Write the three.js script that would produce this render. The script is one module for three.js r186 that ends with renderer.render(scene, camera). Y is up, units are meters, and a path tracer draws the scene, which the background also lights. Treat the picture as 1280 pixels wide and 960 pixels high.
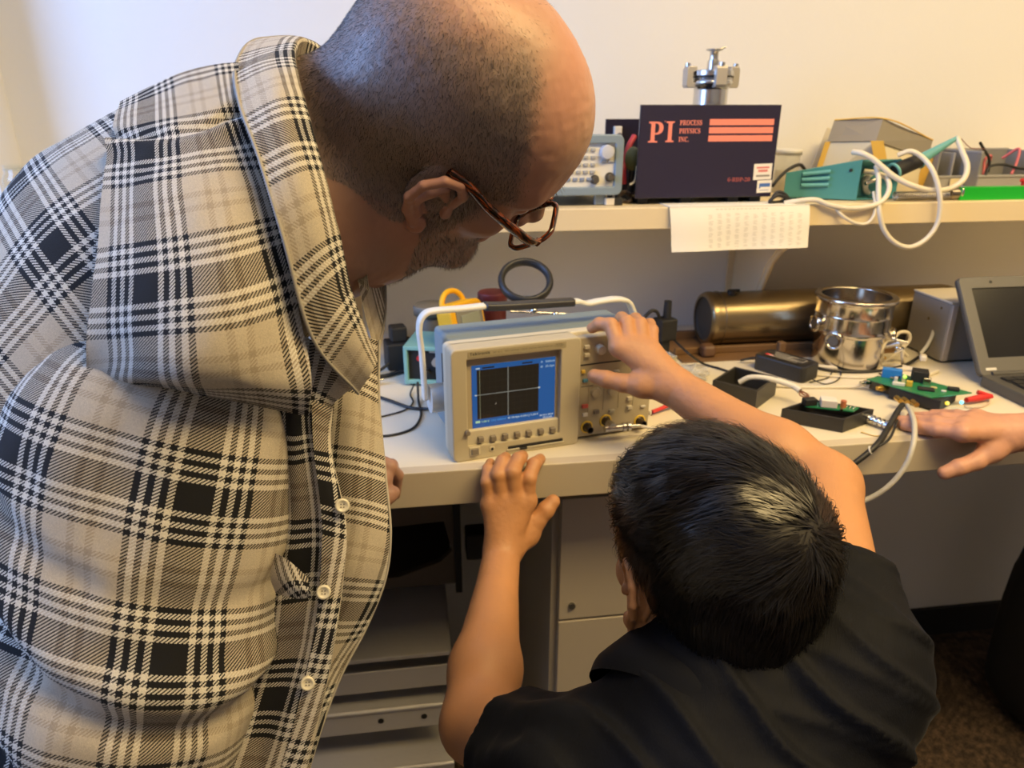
import * as THREE from 'three';
import { RoundedBoxGeometry } from 'three/addons/geometries/RoundedBoxGeometry.js';
import { RectAreaLightUniformsLib } from 'three/addons/lights/RectAreaLightUniformsLib.js';
import { mergeGeometries } from 'three/addons/utils/BufferGeometryUtils.js';

const scene = new THREE.Scene();
const renderer = new THREE.WebGLRenderer({ antialias: true });
renderer.toneMapping = THREE.LinearToneMapping;
renderer.toneMappingExposure = 1.0;
renderer.shadowMap.enabled = true;
RectAreaLightUniformsLib.init();

// ---- camera: hand-held phone, a little above the bench, tilted down
const camera = new THREE.PerspectiveCamera(56.145, 4 / 3, 0.02, 40);
camera.position.set(0, 1.51, 1.6);
camera.lookAt(0.1299, 1.1516, 0.6755);
camera.focus = 0.62; camera.userData.fStop = 9;
scene.add(camera);

// ---- light: overcast sky through the window on the left, warm ceiling troffers on the right
scene.background = new THREE.Color().setRGB(0.6, 0.85, 1.3);
function areaLight(hex, intensity, w, h, pos, target) {
  const l = new THREE.RectAreaLight(hex, intensity, w, h);
  l.position.set(...pos); l.lookAt(...target); l.castShadow = true; scene.add(l); return l;
}
areaLight(new THREE.Color().setRGB(0.34, 0.62, 1.3), 11, 0.86, 0.95, [-1.52, 1.93, 0.92], [0, 1.93, 0.92]);   // daylight in the window opening
const TROFFERS = [[0.85, 1.52, 22], [1.95, 1.2, 7.5]];
const WARM = new THREE.Color().setRGB(1.0, 0.70, 0.28);
for (const [x, z, power] of TROFFERS) areaLight(WARM, power, 1.15, 0.55, [x, 2.66, z], [x, 0, z]);

// ---- helpers
let seed = 7;
const rnd = () => { seed = (seed * 1664525 + 1013904223) >>> 0; return seed / 4294967296; };
const V = (x, y, z) => Array.isArray(x) ? new THREE.Vector3(...x) : new THREE.Vector3(x, y, z);
const taken = {};
function numbered(n) { const k = taken[n] = (taken[n] ?? -1) + 1; return k ? n + '_' + String(k).padStart(3, '0') : n; }
function hash3(x, y, z) { let h = Math.imul(x | 0, 374761393) ^ Math.imul(y | 0, 668265263) ^ Math.imul(z | 0, 2147483647 - 1540483477); h = Math.imul(h ^ (h >>> 13), 1274126177); return ((h ^ (h >>> 16)) >>> 0) / 4294967296; }
function noise(x, y, z) {
  const xi = Math.floor(x), yi = Math.floor(y), zi = Math.floor(z), s = t => t * t * (3 - 2 * t), u = s(x - xi), v = s(y - yi), w = s(z - zi), l = (a, b, t) => a + (b - a) * t;
  const g = (i, j, k) => hash3(xi + i, yi + j, zi + k);
  return l(l(l(g(0, 0, 0), g(1, 0, 0), u), l(g(0, 1, 0), g(1, 1, 0), u), v), l(l(g(0, 0, 1), g(1, 0, 1), u), l(g(0, 1, 1), g(1, 1, 1), u), v), w) * 2 - 1;
}
const fbm = (x, y, z) => noise(x, y, z) * .55 + noise(x * 2.1, y * 2.1, z * 2.1) * .28 + noise(x * 4.3, y * 4.3, z * 4.3) * .17;
function mat(hex, roughness = 0.6, more = {}) {
  const m = new THREE.MeshPhysicalMaterial({ roughness, ...more });
  if (Array.isArray(hex)) m.color.setRGB(...hex); else m.color.set(hex);
  return m;
}
function canvasTex(w, h, draw, repeat) {
  const c = document.createElement('canvas'); c.width = w; c.height = h; draw(c.getContext('2d'), w, h);
  const t = new THREE.CanvasTexture(c); t.colorSpace = THREE.SRGBColorSpace; t.wrapS = t.wrapT = THREE.RepeatWrapping; t.magFilter = THREE.LinearFilter;
  if (repeat) t.repeat.set(...repeat);
  return t;
}
function dataTex(n, fn, srgb = false) {   // fn(i, j) -> [r, g, b] 0..255
  const d = new Uint8Array(n * n * 4);
  for (let j = 0; j < n; j++) for (let i = 0; i < n; i++) { const c = fn(i, j), k = (j * n + i) * 4; d[k] = c[0]; d[k + 1] = c[1]; d[k + 2] = c[2]; d[k + 3] = 255; }
  const t = new THREE.DataTexture(d, n, n); t.wrapS = t.wrapT = THREE.RepeatWrapping; t.magFilter = THREE.LinearFilter; t.minFilter = THREE.LinearMipmapLinearFilter; t.generateMipmaps = true;
  if (srgb) t.colorSpace = THREE.SRGBColorSpace;
  t.needsUpdate = true; return t;
}
function tileNoise(i, j, n, f, z = 0) {   // repeats over n
  const a = i / n * Math.PI * 2, b = j / n * Math.PI * 2, r = f / 6.283;
  return noise(Math.cos(a) * r + 7.3 + Math.cos(b) * r * .83, Math.sin(a) * r + 3.1 + z, Math.sin(b) * r + 11.7 - Math.cos(b) * r * .4);
}
function obj(name, geo, m, parent = scene) {
  const g = Array.isArray(geo) ? join(geo) : geo;
  const o = new THREE.Mesh(g, m); o.name = parent === scene ? numbered(name) : name; o.castShadow = o.receiveShadow = true; parent.add(o); return o;
}
function join(list) {
  const L = list.map(g => { const q = g.index ? g.toNonIndexed() : g; for (const k of Object.keys(q.attributes)) if (!['position', 'normal', 'uv'].includes(k)) q.deleteAttribute(k); if (!q.attributes.uv) q.setAttribute('uv', new THREE.BufferAttribute(new Float32Array(q.attributes.position.count * 2), 2)); return q; });
  return mergeGeometries(L);
}
function thing(name, label, category, pos = [0, 0, 0], turn = 0, group) {
  const o = new THREE.Group(); o.name = numbered(name); o.position.set(...pos); o.rotation.y = turn; scene.add(o);
  o.userData = { label, category }; if (group) o.userData.group = group; return o;
}
function tag(o, label, category, group) { o.userData.label = label; o.userData.category = category; if (group) o.userData.group = group; return o; }
function struct(o) { o.userData.kind = 'structure'; return o; }
const T = (g, x = 0, y = 0, z = 0) => g.translate(x, y, z);
const box = (w, h, d, x = 0, y = 0, z = 0, r = 0.002) => T(r > 0 ? new RoundedBoxGeometry(w, h, d, 2, Math.min(r, w / 2.01, h / 2.01, d / 2.01)) : new THREE.BoxGeometry(w, h, d), x, y, z);
const boxUV = (w, h, d, x, y, z) => {   // uv in metres
  const g = new THREE.BoxGeometry(w, h, d), uv = g.attributes.uv, dims = [[d, h], [d, h], [w, d], [w, d], [w, h], [w, h]];
  for (let i = 0; i < uv.count; i++) { const q = dims[i >> 2]; uv.setXY(i, uv.getX(i) * q[0], uv.getY(i) * q[1]); }
  return T(g, x, y, z);
};
function rod(a, b, r0, r1 = r0, seg = 20, open = false) {   // cylinder or cone from a to b
  const A = V(a), Bv = V(b), g = new THREE.CylinderGeometry(r1, r0, A.distanceTo(Bv), seg, 1, open);
  g.applyQuaternion(new THREE.Quaternion().setFromUnitVectors(V(0, 1, 0), Bv.clone().sub(A).normalize()));
  const m = A.add(Bv).multiplyScalar(.5); return T(g, m.x, m.y, m.z);
}
const curve = pts => new THREE.CatmullRomCurve3(pts.map(p => V(p)), false, 'centripetal');
const tube = (pts, r, seg = 0, rad = 10, closed = false) => { const c = new THREE.CatmullRomCurve3(pts.map(p => V(p)), closed, 'centripetal'); return new THREE.TubeGeometry(c, seg || pts.length * 10, r, rad, closed); };
const lathe = (pts, seg = 48) => new THREE.LatheGeometry(pts.map(p => new THREE.Vector2(...p)), seg);
const ring = (R, r, a = 12, b = 40) => new THREE.TorusGeometry(R, r, a, b);
function extr(pts, depth, bevel = 0.001, holes = []) {
  const s = new THREE.Shape(pts.map(p => new THREE.Vector2(...p)));
  for (const h of holes) s.holes.push(new THREE.Path(h.map(p => new THREE.Vector2(...p))));
  return new THREE.ExtrudeGeometry(s, { depth, bevelEnabled: bevel > 0, bevelSize: bevel, bevelThickness: bevel, bevelSegments: 2, steps: 1, curveSegments: 12 });
}
function roundRect(w, h, r, n = 6, cx = 0, cy = 0) {
  const p = []; for (const [sx, sy, a0] of [[1, 1, 0], [-1, 1, 90], [-1, -1, 180], [1, -1, 270]]) for (let i = 0; i <= n; i++) { const a = (a0 + 90 * i / n) * Math.PI / 180; p.push([cx + sx * (w / 2 - r) + r * Math.cos(a), cy + sy * (h / 2 - r) + r * Math.sin(a)]); }
  return p;
}
function cable(name, label, pts, r, m, category = 'cable', group) { return tag(obj(name, tube(pts, r), m), label, category, group); }
// ---- materials of the room
const speck = dataTex(256, (i, j) => { const v = 128 + 60 * tileNoise(i, j, 256, 60) + (rnd() - .5) * 70; return [v, v, v]; });
const pile = dataTex(512, (i, j) => { const a = tileNoise(i, j, 512, 90), b = rnd(); const v = 0.55 + .25 * a + .4 * (b - .5); return [112 * v + 14, 92 * v + 11, 74 * v + 9]; }, true);
const pileB = dataTex(256, () => { const v = rnd() * 255; return [v, v, v]; });
const wallMat = mat([.80, .79, .76], .85, { bumpMap: speck, bumpScale: .0006 });
const whiteMat = mat([.8, .8, .78], .8);
const carpetMat = mat(0xffffff, 1, { map: pile, bumpMap: pileB, bumpScale: .004 });
const blackTrim = mat([.012, .012, .013], .55);
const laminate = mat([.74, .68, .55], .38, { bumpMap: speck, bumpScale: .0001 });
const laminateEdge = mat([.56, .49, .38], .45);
const shelfMat = mat([.76, .63, .40], .5);
const metalFrame = mat([.5, .5, .5], .4, { metalness: .6 });

struct(obj('floor', boxUV(6.4, .1, 5.2, .8, -.05, 1.9), carpetMat));
struct(obj('ceiling', boxUV(6.4, .1, 5.2, .8, 2.75, 1.9), whiteMat));
struct(obj('wall_back', boxUV(6.4, 2.9, .12, .8, 1.35, -.06), wallMat));
struct(obj('wall_right', boxUV(.12, 2.9, 5.0, 3.86, 1.35, 2.0), wallMat));
struct(obj('wall_front', boxUV(6.4, 2.9, .12, .8, 1.35, 4.46), wallMat));
{ // left wall with the window opening, z .47 .. 1.37, y 1.44 .. 2.42
  struct(obj('wall_left', [boxUV(.12, 1.44, 4.5, -1.61, .72, 2.2), boxUV(.12, .33, 4.5, -1.61, 2.585, 2.2), boxUV(.12, .98, .52, -1.61, 1.93, .21), boxUV(.12, .98, 3.08, -1.61, 1.93, 2.91)], wallMat));
  const w = new THREE.Group(); w.name = 'window_1'; struct(w); scene.add(w);
  const fm = mat([.75, .75, .74], .4);
  obj('window_frame', [box(.06, .05, .9, -1.61, 1.46, .92), box(.06, .05, .9, -1.61, 2.4, .92), box(.06, .98, .04, -1.61, 1.93, .49), box(.06, .98, .04, -1.61, 1.93, 1.35)], fm, w);
  const glass = mat(0xffffff, .02, { transmission: 1, thickness: 0, ior: 1.5 });
  obj('window_pane', box(.004, .9, .82, -1.61, 1.93, .92, 0), glass, w);
  obj('window_sill', box(.2, .03, 1.0, -1.5, 1.425, .92), fm, w);
}
struct(obj('wall_pilaster', boxUV(.3, 2.7, .1, -.9, 1.35, .05), wallMat));
struct(obj('baseboard_back', box(4.6, .1, .012, 1.5, .05, .006, .002), blackTrim));
const lampGlow = mat(0xffffff, .5, { emissive: new THREE.Color().setRGB(1, .8, .5), emissiveIntensity: 2.2 });
for (const [x, z] of TROFFERS) {
  const t = thing('ceiling_light', x < 1 ? 'warm ceiling light panel above the people at the bench' : 'warm ceiling light panel above the laptop end of the bench', 'light', [x, 2.7, z], 0, 'ceiling light panels');
  obj('frame', [box(1.27, .03, .04, 0, -.015, .31), box(1.27, .03, .04, 0, -.015, -.31), box(.04, .03, .66, .615, -.015, 0), box(.04, .03, .66, -.615, -.015, 0)], whiteMat, t);
  obj('diffuser', box(1.2, .01, .6, 0, -.012, 0), lampGlow, t);
}

// ---- workbench: cream laminate top with a thick front edge
{
  const t = thing('workbench', 'long cream laminate workbench with thick front edge', 'workbench', [1.15, 0, 0]);
  obj('worktop', boxUV(3.9, .022, .668, 0, 1.009, .336), laminate, t);
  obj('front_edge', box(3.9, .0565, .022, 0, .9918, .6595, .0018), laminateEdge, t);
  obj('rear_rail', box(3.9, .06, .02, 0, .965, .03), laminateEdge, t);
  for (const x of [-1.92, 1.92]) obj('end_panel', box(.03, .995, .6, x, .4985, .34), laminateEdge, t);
}
{ // white pedestal cabinet under the bench
  const p = thing('pedestal_cabinet', 'white drawer pedestal under the bench behind the raised forearm', 'cabinet', [.215, 0, .08]);
  const cm = mat([.5, .45, .38], .55), cd = mat([.54, .48, .4], .5);
  obj('body', box(.42, .9, .48, .21, .46, .24), cm, p);
  const d1 = obj('drawer_front', box(.40, .245, .018, .212, .782, .489), cd, p); obj('lock', T(new THREE.CylinderGeometry(.006, .006, .006, 14).rotateX(Math.PI / 2), .035, .69, .5), mat([.2, .2, .2], .4, { metalness: .8 }), d1);
  obj('drawer_front', box(.40, .30, .018, .212, .505, .489), cd, p);
  obj('drawer_front', box(.40, .33, .018, .212, .185, .489), cd, p);
  obj('plinth', box(.40, .02, .44, .21, .01, .24), blackTrim, p);
  obj('top_gap_strip', box(.41, .03, .01, .21, .925, .475), blackTrim, p);
}
// ---- wall shelf with curved brackets
{
  const s = thing('wall_shelf', 'long cream wall shelf above the workbench', 'shelf', [1.12, 1.339, 0]);
  obj('board', box(3.72, .04, .298, 0, -.02, .151, .002), shelfMat, s);
  const gus = [[0, 0], [.27, 0], [.27, -.03], [.235, -.04], [.19, -.065], [.155, -.1], [.13, -.15], [.115, -.2], [.11, -.24], [0, -.24]];
  for (const bx of [.77, -.13, 1.72]) {
    const b = obj('bracket', extr(gus.map(([a, c]) => [a, c]), .018, .001).rotateY(-Math.PI / 2).translate(bx - 1.12, -.042, .004), shelfMat, s);
    obj('lip', tube(gus.slice(2, 9).map(([a, c]) => [bx - 1.12 - .009, c - .042, a + .004]), .008, 40, 8), shelfMat, b);
    obj('wall_plate', box(.05, .25, .006, bx - 1.12 - .009, -.17, .004, .001), shelfMat, b);
  }
}
// ---- oscilloscope
{
  const S = thing('oscilloscope', 'cream bench oscilloscope with blue lit screen and carrying handle', 'oscilloscope', [.0492, 1.0222, .6473], 11.357 * Math.PI / 180);
  const cream = mat([.50, .445, .32], .45), pale = mat([.60, .55, .42], .45), panel = mat([.42, .365, .26], .5), slate = mat([.2, .255, .28], .55), btn = mat([.22, .19, .15], .5), dark = mat([.02, .02, .022], .5), black = mat([.008, .008, .009], .6);
  const W = .329, H = .17, W1 = .196;
  obj('case', box(W - .022, H - .014, .13, W / 2, H / 2 + .002, -.093, .008), slate, S);
  // front bezel: left frame stands proud around the screen, right panel lies lower
  const frameL = extr(roundRect(W1, H, .006, 5, W1 / 2, H / 2).map(p => p), .03, .002, [roundRect(.1485, .1385, .004, 4, .0935, .0885)]);
  obj('bezel', T(frameL, 0, 0, -.032), cream, S);
  obj('bezel_rim', extr(roundRect(W, H, .006, 5, W / 2, H / 2), .016, .002).translate(0, 0, -.046), pale, S);
  const cp = obj('control_panel', box(W - W1 - .002, H - .006, .02, W1 + (W - W1) / 2 - .001, H / 2, -.021, .002), panel, S);
  obj('panel_groove', box(W - W1 - .012, .0018, .001, W1 + (W - W1) / 2, .1235, -.0108, 0), dark, cp);
  // screen plate
  obj('screen_plate', box(.150, .14, .004, .0935, .0885, -.013, .001), panel, S);
  obj('button_ledge', box(.146, .0245, .008, .0935, .032, -.0085, .002), pale, S);
  const scr = canvasTex(640, 512, (c, w, h) => {
    c.fillStyle = '#1d63ad'; c.fillRect(0, 0, w, h);
    c.fillStyle = '#14110f'; c.fillRect(38, 40, 472, 392);
    c.strokeStyle = '#2a2620'; c.lineWidth = 2; for (let i = 1; i < 10; i++) { c.beginPath(); c.moveTo(38 + i * 47.2, 40); c.lineTo(38 + i * 47.2, 432); c.stroke(); } for (let i = 1; i < 8; i++) { c.beginPath(); c.moveTo(38, 40 + i * 49); c.lineTo(510, 40 + i * 49); c.stroke(); }
    c.fillStyle = '#94968f'; c.fillRect(270, 36, 6, 400); c.fillRect(38, 234, 472, 6); c.fillStyle = '#8b8d6c'; c.fillRect(58, 40, 4, 396);
    c.fillStyle = '#d9e6ee'; c.fillRect(22, 232, 14, 10); c.fillRect(506, 230, 16, 12); c.fillRect(32, 22, 30, 10); c.fillStyle = '#0c1a30'; c.fillRect(80, 20, 90, 12); c.fillRect(380, 18, 80, 12);
    c.font = 'bold 22px sans-serif'; c.fillStyle = '#e6f1f6'; c.fillText('M 10.0µs A Ch1 J 1.24 V', 270, 462); c.fillStyle = '#c9f4bf'; c.fillRect(24, 446, 34, 18); c.fillText('1.00 V', 66, 464); c.fillStyle = '#38a8ff'; c.fillText('Ch2 100mV', 140, 464);
    c.fillStyle = '#eaf3ff'; c.font = 'bold 20px sans-serif'; c.fillText('28 Oct 2024', 520, 478); c.fillText('15:22:41', 545, 500);
    c.fillStyle = '#bcd7f0'; c.font = 'bold 24px sans-serif'; c.fillText('D', 524, 40); c.fillText('500mV', 560, 40); c.fillText('@', 522, 78); c.fillText('20.0µs', 560, 78);
    c.fillStyle = '#c9c0b0'; c.fillRect(172, 322, 12, 4); c.fillRect(178, 314, 4, 10);
  });
  const p00 = [0.0308, 0.0426, -0.012], p11 = [0.1613, 0.1427, -0.012];
  const sg = new THREE.PlaneGeometry(p11[0] - p00[0], p11[1] - p00[1]);
  obj('screen', T(sg, (p11[0] + p00[0]) / 2, (p11[1] + p00[1]) / 2, -.0105), mat([.02, .02, .02], .15, { emissive: 0xffffff, emissiveMap: scr, emissiveIntensity: .62 }), S);
  // bezel lettering
  const lab = canvasTex(1024, 64, (c, w, h) => { c.fillStyle = '#a59b7f'; c.fillRect(0, 0, w, h); c.fillStyle = '#2b2a2c'; c.font = 'bold 44px sans-serif'; c.fillText('Tektronix', 20, 46); c.font = '24px sans-serif'; c.fillStyle = '#5b5548'; c.fillText('TDS 3012   TWO CHANNEL COLOR DIGITAL PHOSPHOR OSCILLOSCOPE', 250, 42); c.font = 'bold 20px sans-serif'; c.fillText('100 MHz', 905, 28); c.fillText('1.25 GS/s', 905, 52); });
  obj('name_strip', box(.15, .0085, .0012, .098, .1638, .0003, 0).translate(0, 0, -.0002), mat(0xffffff, .5, { map: lab }), S);
  // row of keys under the screen and column beside it
  const key = () => box(.0088, .0085, .010, 0, 0, 0, .0015);
  for (const q of [[0.0406, 0.0296, -0.004], [0.0599, 0.0285, -0.004], [0.0788, 0.0289, -0.004], [0.0979, 0.0286, -0.004], [0.1166, 0.0283, -0.004], [0.1362, 0.028, -0.004], [0.1553, 0.0278, -0.004]]) obj('menu_button', T(key(), q[0], q[1], -.003), btn, S);
  for (const q of [[0.1766, 0.1204, -0.01], [0.177, 0.1049, -0.01], [0.1774, 0.0899, -0.01], [0.1779, 0.0741, -0.01], [0.1783, 0.0588, -0.01]]) obj('side_button', T(box(.0088, .0072, .009, 0, 0, 0, .0015), q[0], q[1], -.0075), pale, S);
  const q6 = [0.1788, 0.0413, -0.01]; obj('menu_off_button', rod([q6[0], q6[1], -.012], [q6[0], q6[1], -.003], .0045), btn, S);
  const kn = [0.0194, 0.0451, 0]; obj('ground_post', rod([kn[0], kn[1], -.002], [kn[0], kn[1], .006], .0042, .0036), btn, S);
  const pw = [0.0304, 0.0127, 0], pb = obj('power_button', box(.0165, .0135, .002, pw[0], pw[1], .0003, .0008), pale, S); obj('button_cap', box(.011, .0095, .005, pw[0], pw[1], .002, .001), btn, pb);
  const pj = [0.0572, 0.0123, 0]; obj('probe_compensation_jack', [rod([pj[0], pj[1], -.001], [pj[0], pj[1], .0012], .0044, .004), ], pale, S); obj('jack_hole', rod([pj[0], pj[1], .0008], [pj[0], pj[1], .0018], .0022), black, S);
  const f0 = [0.0825, 0.0115, 0], f1 = [0.1714, 0.0094, 0]; const fs = obj('floppy_slot', box(f1[0] - f0[0], .0042, .0022, (f0[0] + f1[0]) / 2, (f0[1] + f1[1]) / 2 - .0005, .0005, .0006), black, S); obj('slot_lip', box(f1[0] - f0[0] + .004, .0016, .003, (f0[0] + f1[0]) / 2, (f0[1] + f1[1]) / 2 - .0038, .001, .0006), pale, fs); obj('eject_button', box(.012, .0036, .004, f0[0] + .024, (f0[1] + f1[1]) / 2 - .0042, .002, .0008), black, fs);
  // control panel: knobs, buttons, sockets
  const knob = (n, q, r, h, m) => { const k = obj(n, lathe([[0, h], [r * .8, h], [r * .92, h - .001], [r, 0], [r, -.001]], 26).rotateX(Math.PI / 2).translate(q[0], q[1], -.011), m, S); return k; };
  knob('select_knob', [0.2329, 0.1468, -0.011], .0078, .011, pale); knob('scale_knob', [0.2679, 0.1501, -0.011], .0075, .011, pale);
  knob('vertical_knob', [0.2294, 0.0761, -0.011], .0085, .006, panel); knob('vertical_knob', [0.2584, 0.075, -0.011], .0085, .006, panel); knob('trigger_knob', [0.3102, 0.079, -0.011], .0075, .006, panel);
  for (const q of [[0.2114, 0.1524, -0.011], [0.2119, 0.1396, -0.011], [0.2889, 0.0587, -0.011], [0.2899, 0.0434, -0.011]]) obj('panel_button', box(.0085, .0055, .006, q[0], q[1], -.009, .001), pale, S);
  const keyc = (q, c, w = .0085, h = .005) => obj('channel_button', box(w, h, .004, q[0], q[1], -.0095, .001), mat(c, .5), S);
  keyc([0.207, 0.1132, -0.011], [.75, .5, .07], .006); keyc([0.2109, 0.0983, -0.011], [.08, .25, .4]); keyc([0.2119, 0.0557, -0.011], [.55, .1, .08], .0105, .006); keyc([0.2125, 0.0414, -0.011], [.75, .72, .66], .0085, .006); keyc([0.2323, 0.0433, -0.011], [.16, .14, .13], .0095, .006); keyc([0.2589, 0.0409, -0.011], [.4, .37, .3], .0095, .005); keyc([0.3144, 0.0414, -0.011], [.55, .52, .46], .009, .003); keyc([0.3285, 0.0282, -0.011], [.7, .66, .56], .004, .007);
  for (const q of [[0.2363, 0.1044, -0.011], [0.2635, 0.1076, -0.011], [0.2983, 0.1074, -0.011]]) keyc(q, [.5, .47, .4], .009, .004);
  const gold = mat([.45, .30, .06], .35, { metalness: .9 }), steel = mat([.62, .6, .56], .25, { metalness: 1 });
  const bnc = (q, n) => { const b = obj('bnc_socket', [lathe([[.0078, 0], [.0078, .002], [.0062, .003], [.0055, .003], [.0055, .015], [.0044, .015], [.0044, .004], [0, .004]], 30).rotateX(Math.PI / 2).translate(q[0], q[1], -.011)], mat([.1, .08, .06], .3, { metalness: .9 }), S); obj('ring', T(ring(.0088, .0016, 8, 34), q[0], q[1], -.0105), mat([.75, .52, .05], .45), b); return b; };
  bnc([0.2168, 0.0195, -0.011]); bnc([0.2492, 0.0257, -0.011]); bnc([0.3105, 0.016, -0.011]);
  for (let i = 0; i < 4; i++) { const x = W1 + .022 + i * .026; obj('panel_line', box(.0006, .055, .0008, x, .072, -.0108, 0), mat([.3, .27, .2], .6), cp); }
  for (const [x, w] of [[.215, .02], [.24, .014], [.262, .018], [.292, .016]]) obj('panel_print', box(w, .0012, .0006, x, .088, -.0109, 0), mat([.12, .11, .1], .6), cp);
  // carrying handle: strap of two bent arms with a dark grip
  const sec = (pts, w, t, m, name) => { // flat bar swept along points
    const c = curve(pts), n = pts.length * 8, pos = [], idx = [], K = 10; const fr = c.computeFrenetFrames(n);
    for (let i = 0; i <= n; i++) { const p = c.getPointAt(i / n), tg = c.getTangentAt(i / n), zz = V(0, 0, 1), sd = zz.clone().cross(tg).normalize(), dz = tg.clone().cross(sd).normalize(); for (let k = 0; k < K; k++) { const a = k / K * 6.2832, ca = Math.cos(a), sa = Math.sin(a), e = v => Math.sign(v) * Math.pow(Math.abs(v), .6); const q = p.clone().addScaledVector(sd, t * e(ca)).addScaledVector(dz, w * e(sa)); pos.push(q.x, q.y, q.z); } }
    for (let i = 0; i < n; i++) for (let k = 0; k < K; k++) { const a = i * K + k, b = i * K + (k + 1) % K; idx.push(a, a + K, b, b, a + K, b + K); }
    for (const [s, d] of [[0, 1], [n * K, -1]]) for (let k = 1; k < K - 1; k++) idx.push(...(d > 0 ? [s, s + k, s + k + 1] : [s, s + k + 1, s + k]));
    const g = new THREE.BufferGeometry(); g.setAttribute('position', new THREE.Float32BufferAttribute(pos, 3)); g.setIndex(idx); g.computeVertexNormals(); return obj(name, g, m, S);
  };
  const zh = -.085, pl = [-0.0231, 0.0711, -0.085], hl = [[-0.0232, 0.0974, -0.085], [-0.0246, 0.1488, -0.085], [-0.0267, 0.1802, -0.085], [-0.0235, 0.1971, -0.085], [-0.0148, 0.206, -0.085], [-0.0002, 0.2083, -0.085], [0.0303, 0.208, -0.085], [0.0551, 0.2083, -0.085], [0.0752, 0.2089, -0.085]];
  const wht = mat([.72, .71, .64], .4);
  sec([[pl[0], pl[1], zh], ...hl], .010, .0038, wht, 'handle_arm');
  sec([[0.0752, 0.2083, -0.085], [0.0994, 0.2062, -0.085], [0.1448, 0.2047, -0.085], [0.1983, 0.2032, -0.085], [0.2201, 0.2026, -0.085]], .011, .0062, mat([.03, .03, .034], .35), 'grip');
  sec([[0.2174, 0.2029, -0.085], [0.2312, 0.2023, -0.085], [0.2424, 0.1981, -0.085], [0.2675, 0.1999, -0.085], [0.2988, 0.2005, -0.085], [0.3164, 0.1957, -0.085], [0.3244, 0.1843, -0.085], [0.3316, 0.1647, -0.085], [0.3404, 0.1225, -0.085], [0.3501, 0.0499, -0.085]], .010, .0038, wht, 'handle_arm');
  const hub = obj('handle_hub', rod([-.016, pl[1] - .001, zh], [.01, pl[1] - .001, zh], .0225, .0225, 36), mat([.55, .58, .58], .45), S);
  obj('handle_hub', rod([W - .01, pl[1], zh], [W + .004, pl[1], zh], .0225, .0225, 36), mat([.55, .58, .58], .45), S);
  const bt = [-0.0288, 0.1749, -0.085]; obj('handle_stud', new THREE.SphereGeometry(.0028, 12, 10).translate(...bt), wht, S);
  for (let i = 0; i < 9; i++) obj('top_vent', box(.02, .0015, .05, .05 + i * .028, H - .006, -.1, .0006), mat([.2, .27, .3], .6), S);
  for (let i = 0; i < 5; i++) obj('side_vent', box(.0016, .05, .004, .0108, .11, -.055 - i * .012, .0005), i === 0 ? mat([.28, .08, .07], .6) : dark, S);
  for (const x of [.03, W - .03]) for (const z of [-.05, -.14]) obj('foot', T(new THREE.CylinderGeometry(.008, .008, .01, 16), x, .005, z), dark, S);
  // probe lead plugged into the second socket
  const c2 = [0.2492, 0.0257, -0.011], adapter = thing('coaxial_adapter', 'chrome coaxial adapter plugged sideways into the oscilloscope socket', 'adapter', [.0492, 1.0222, .6473], 11.357 * Math.PI / 180);
  obj('tee_body', [rod([c2[0], c2[1], .001], [c2[0], c2[1], .016], .0062), rod([c2[0] - .012, c2[1] - .0035, .011], [c2[0] + .02, c2[1] - .004, .013], .0056)], steel, adapter);
  obj('collar', [rod([c2[0] + .018, c2[1] - .004, .013], [c2[0] + .023, c2[1] - .004, .0135], .0072), rod([c2[0] + .026, c2[1] - .0042, .0135], [c2[0] + .031, c2[1] - .0043, .014], .0072)], steel, adapter);
  obj('ferrule', rod([c2[0] + .02, c2[1] - .004, .013], [c2[0] + .048, c2[1] - .005, .015], .004, .0025), steel, adapter);
  obj('lead', tube([[c2[0] + .046, c2[1] - .005, .0148], [c2[0] + .07, c2[1] - .012, .018], [c2[0] + .09, c2[1] - .02, .018], [c2[0] + .13, .004, .01]], .0022), mat([.75, .72, .66], .5), adapter);
}
// ---- things on the bench
const BY = 1.02;
const blackPl = mat([.018, .018, .019], .45), softBlack = mat([.012, .012, .013], .65), greyPl = mat([.33, .32, .30], .5), chrome = mat([.66, .64, .6], .18, { metalness: 1 }), brass = mat([.55, .36, .1], .3, { metalness: .95 }), creamWire = mat([.68, .62, .5], .5), greyWire = mat([.5, .49, .45], .5), blackWire = mat([.015, .015, .016], .5), redPl = mat([.6, .03, .03], .45), pcbGreen = mat([.02, .2, .08], .4, { clearcoat: .4 }), yellowPl = mat([.85, .45, .01], .5), clearPl = mat([.95, .96, .95], .08, { transmission: 1, thickness: 0, ior: 1.4 });

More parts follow.
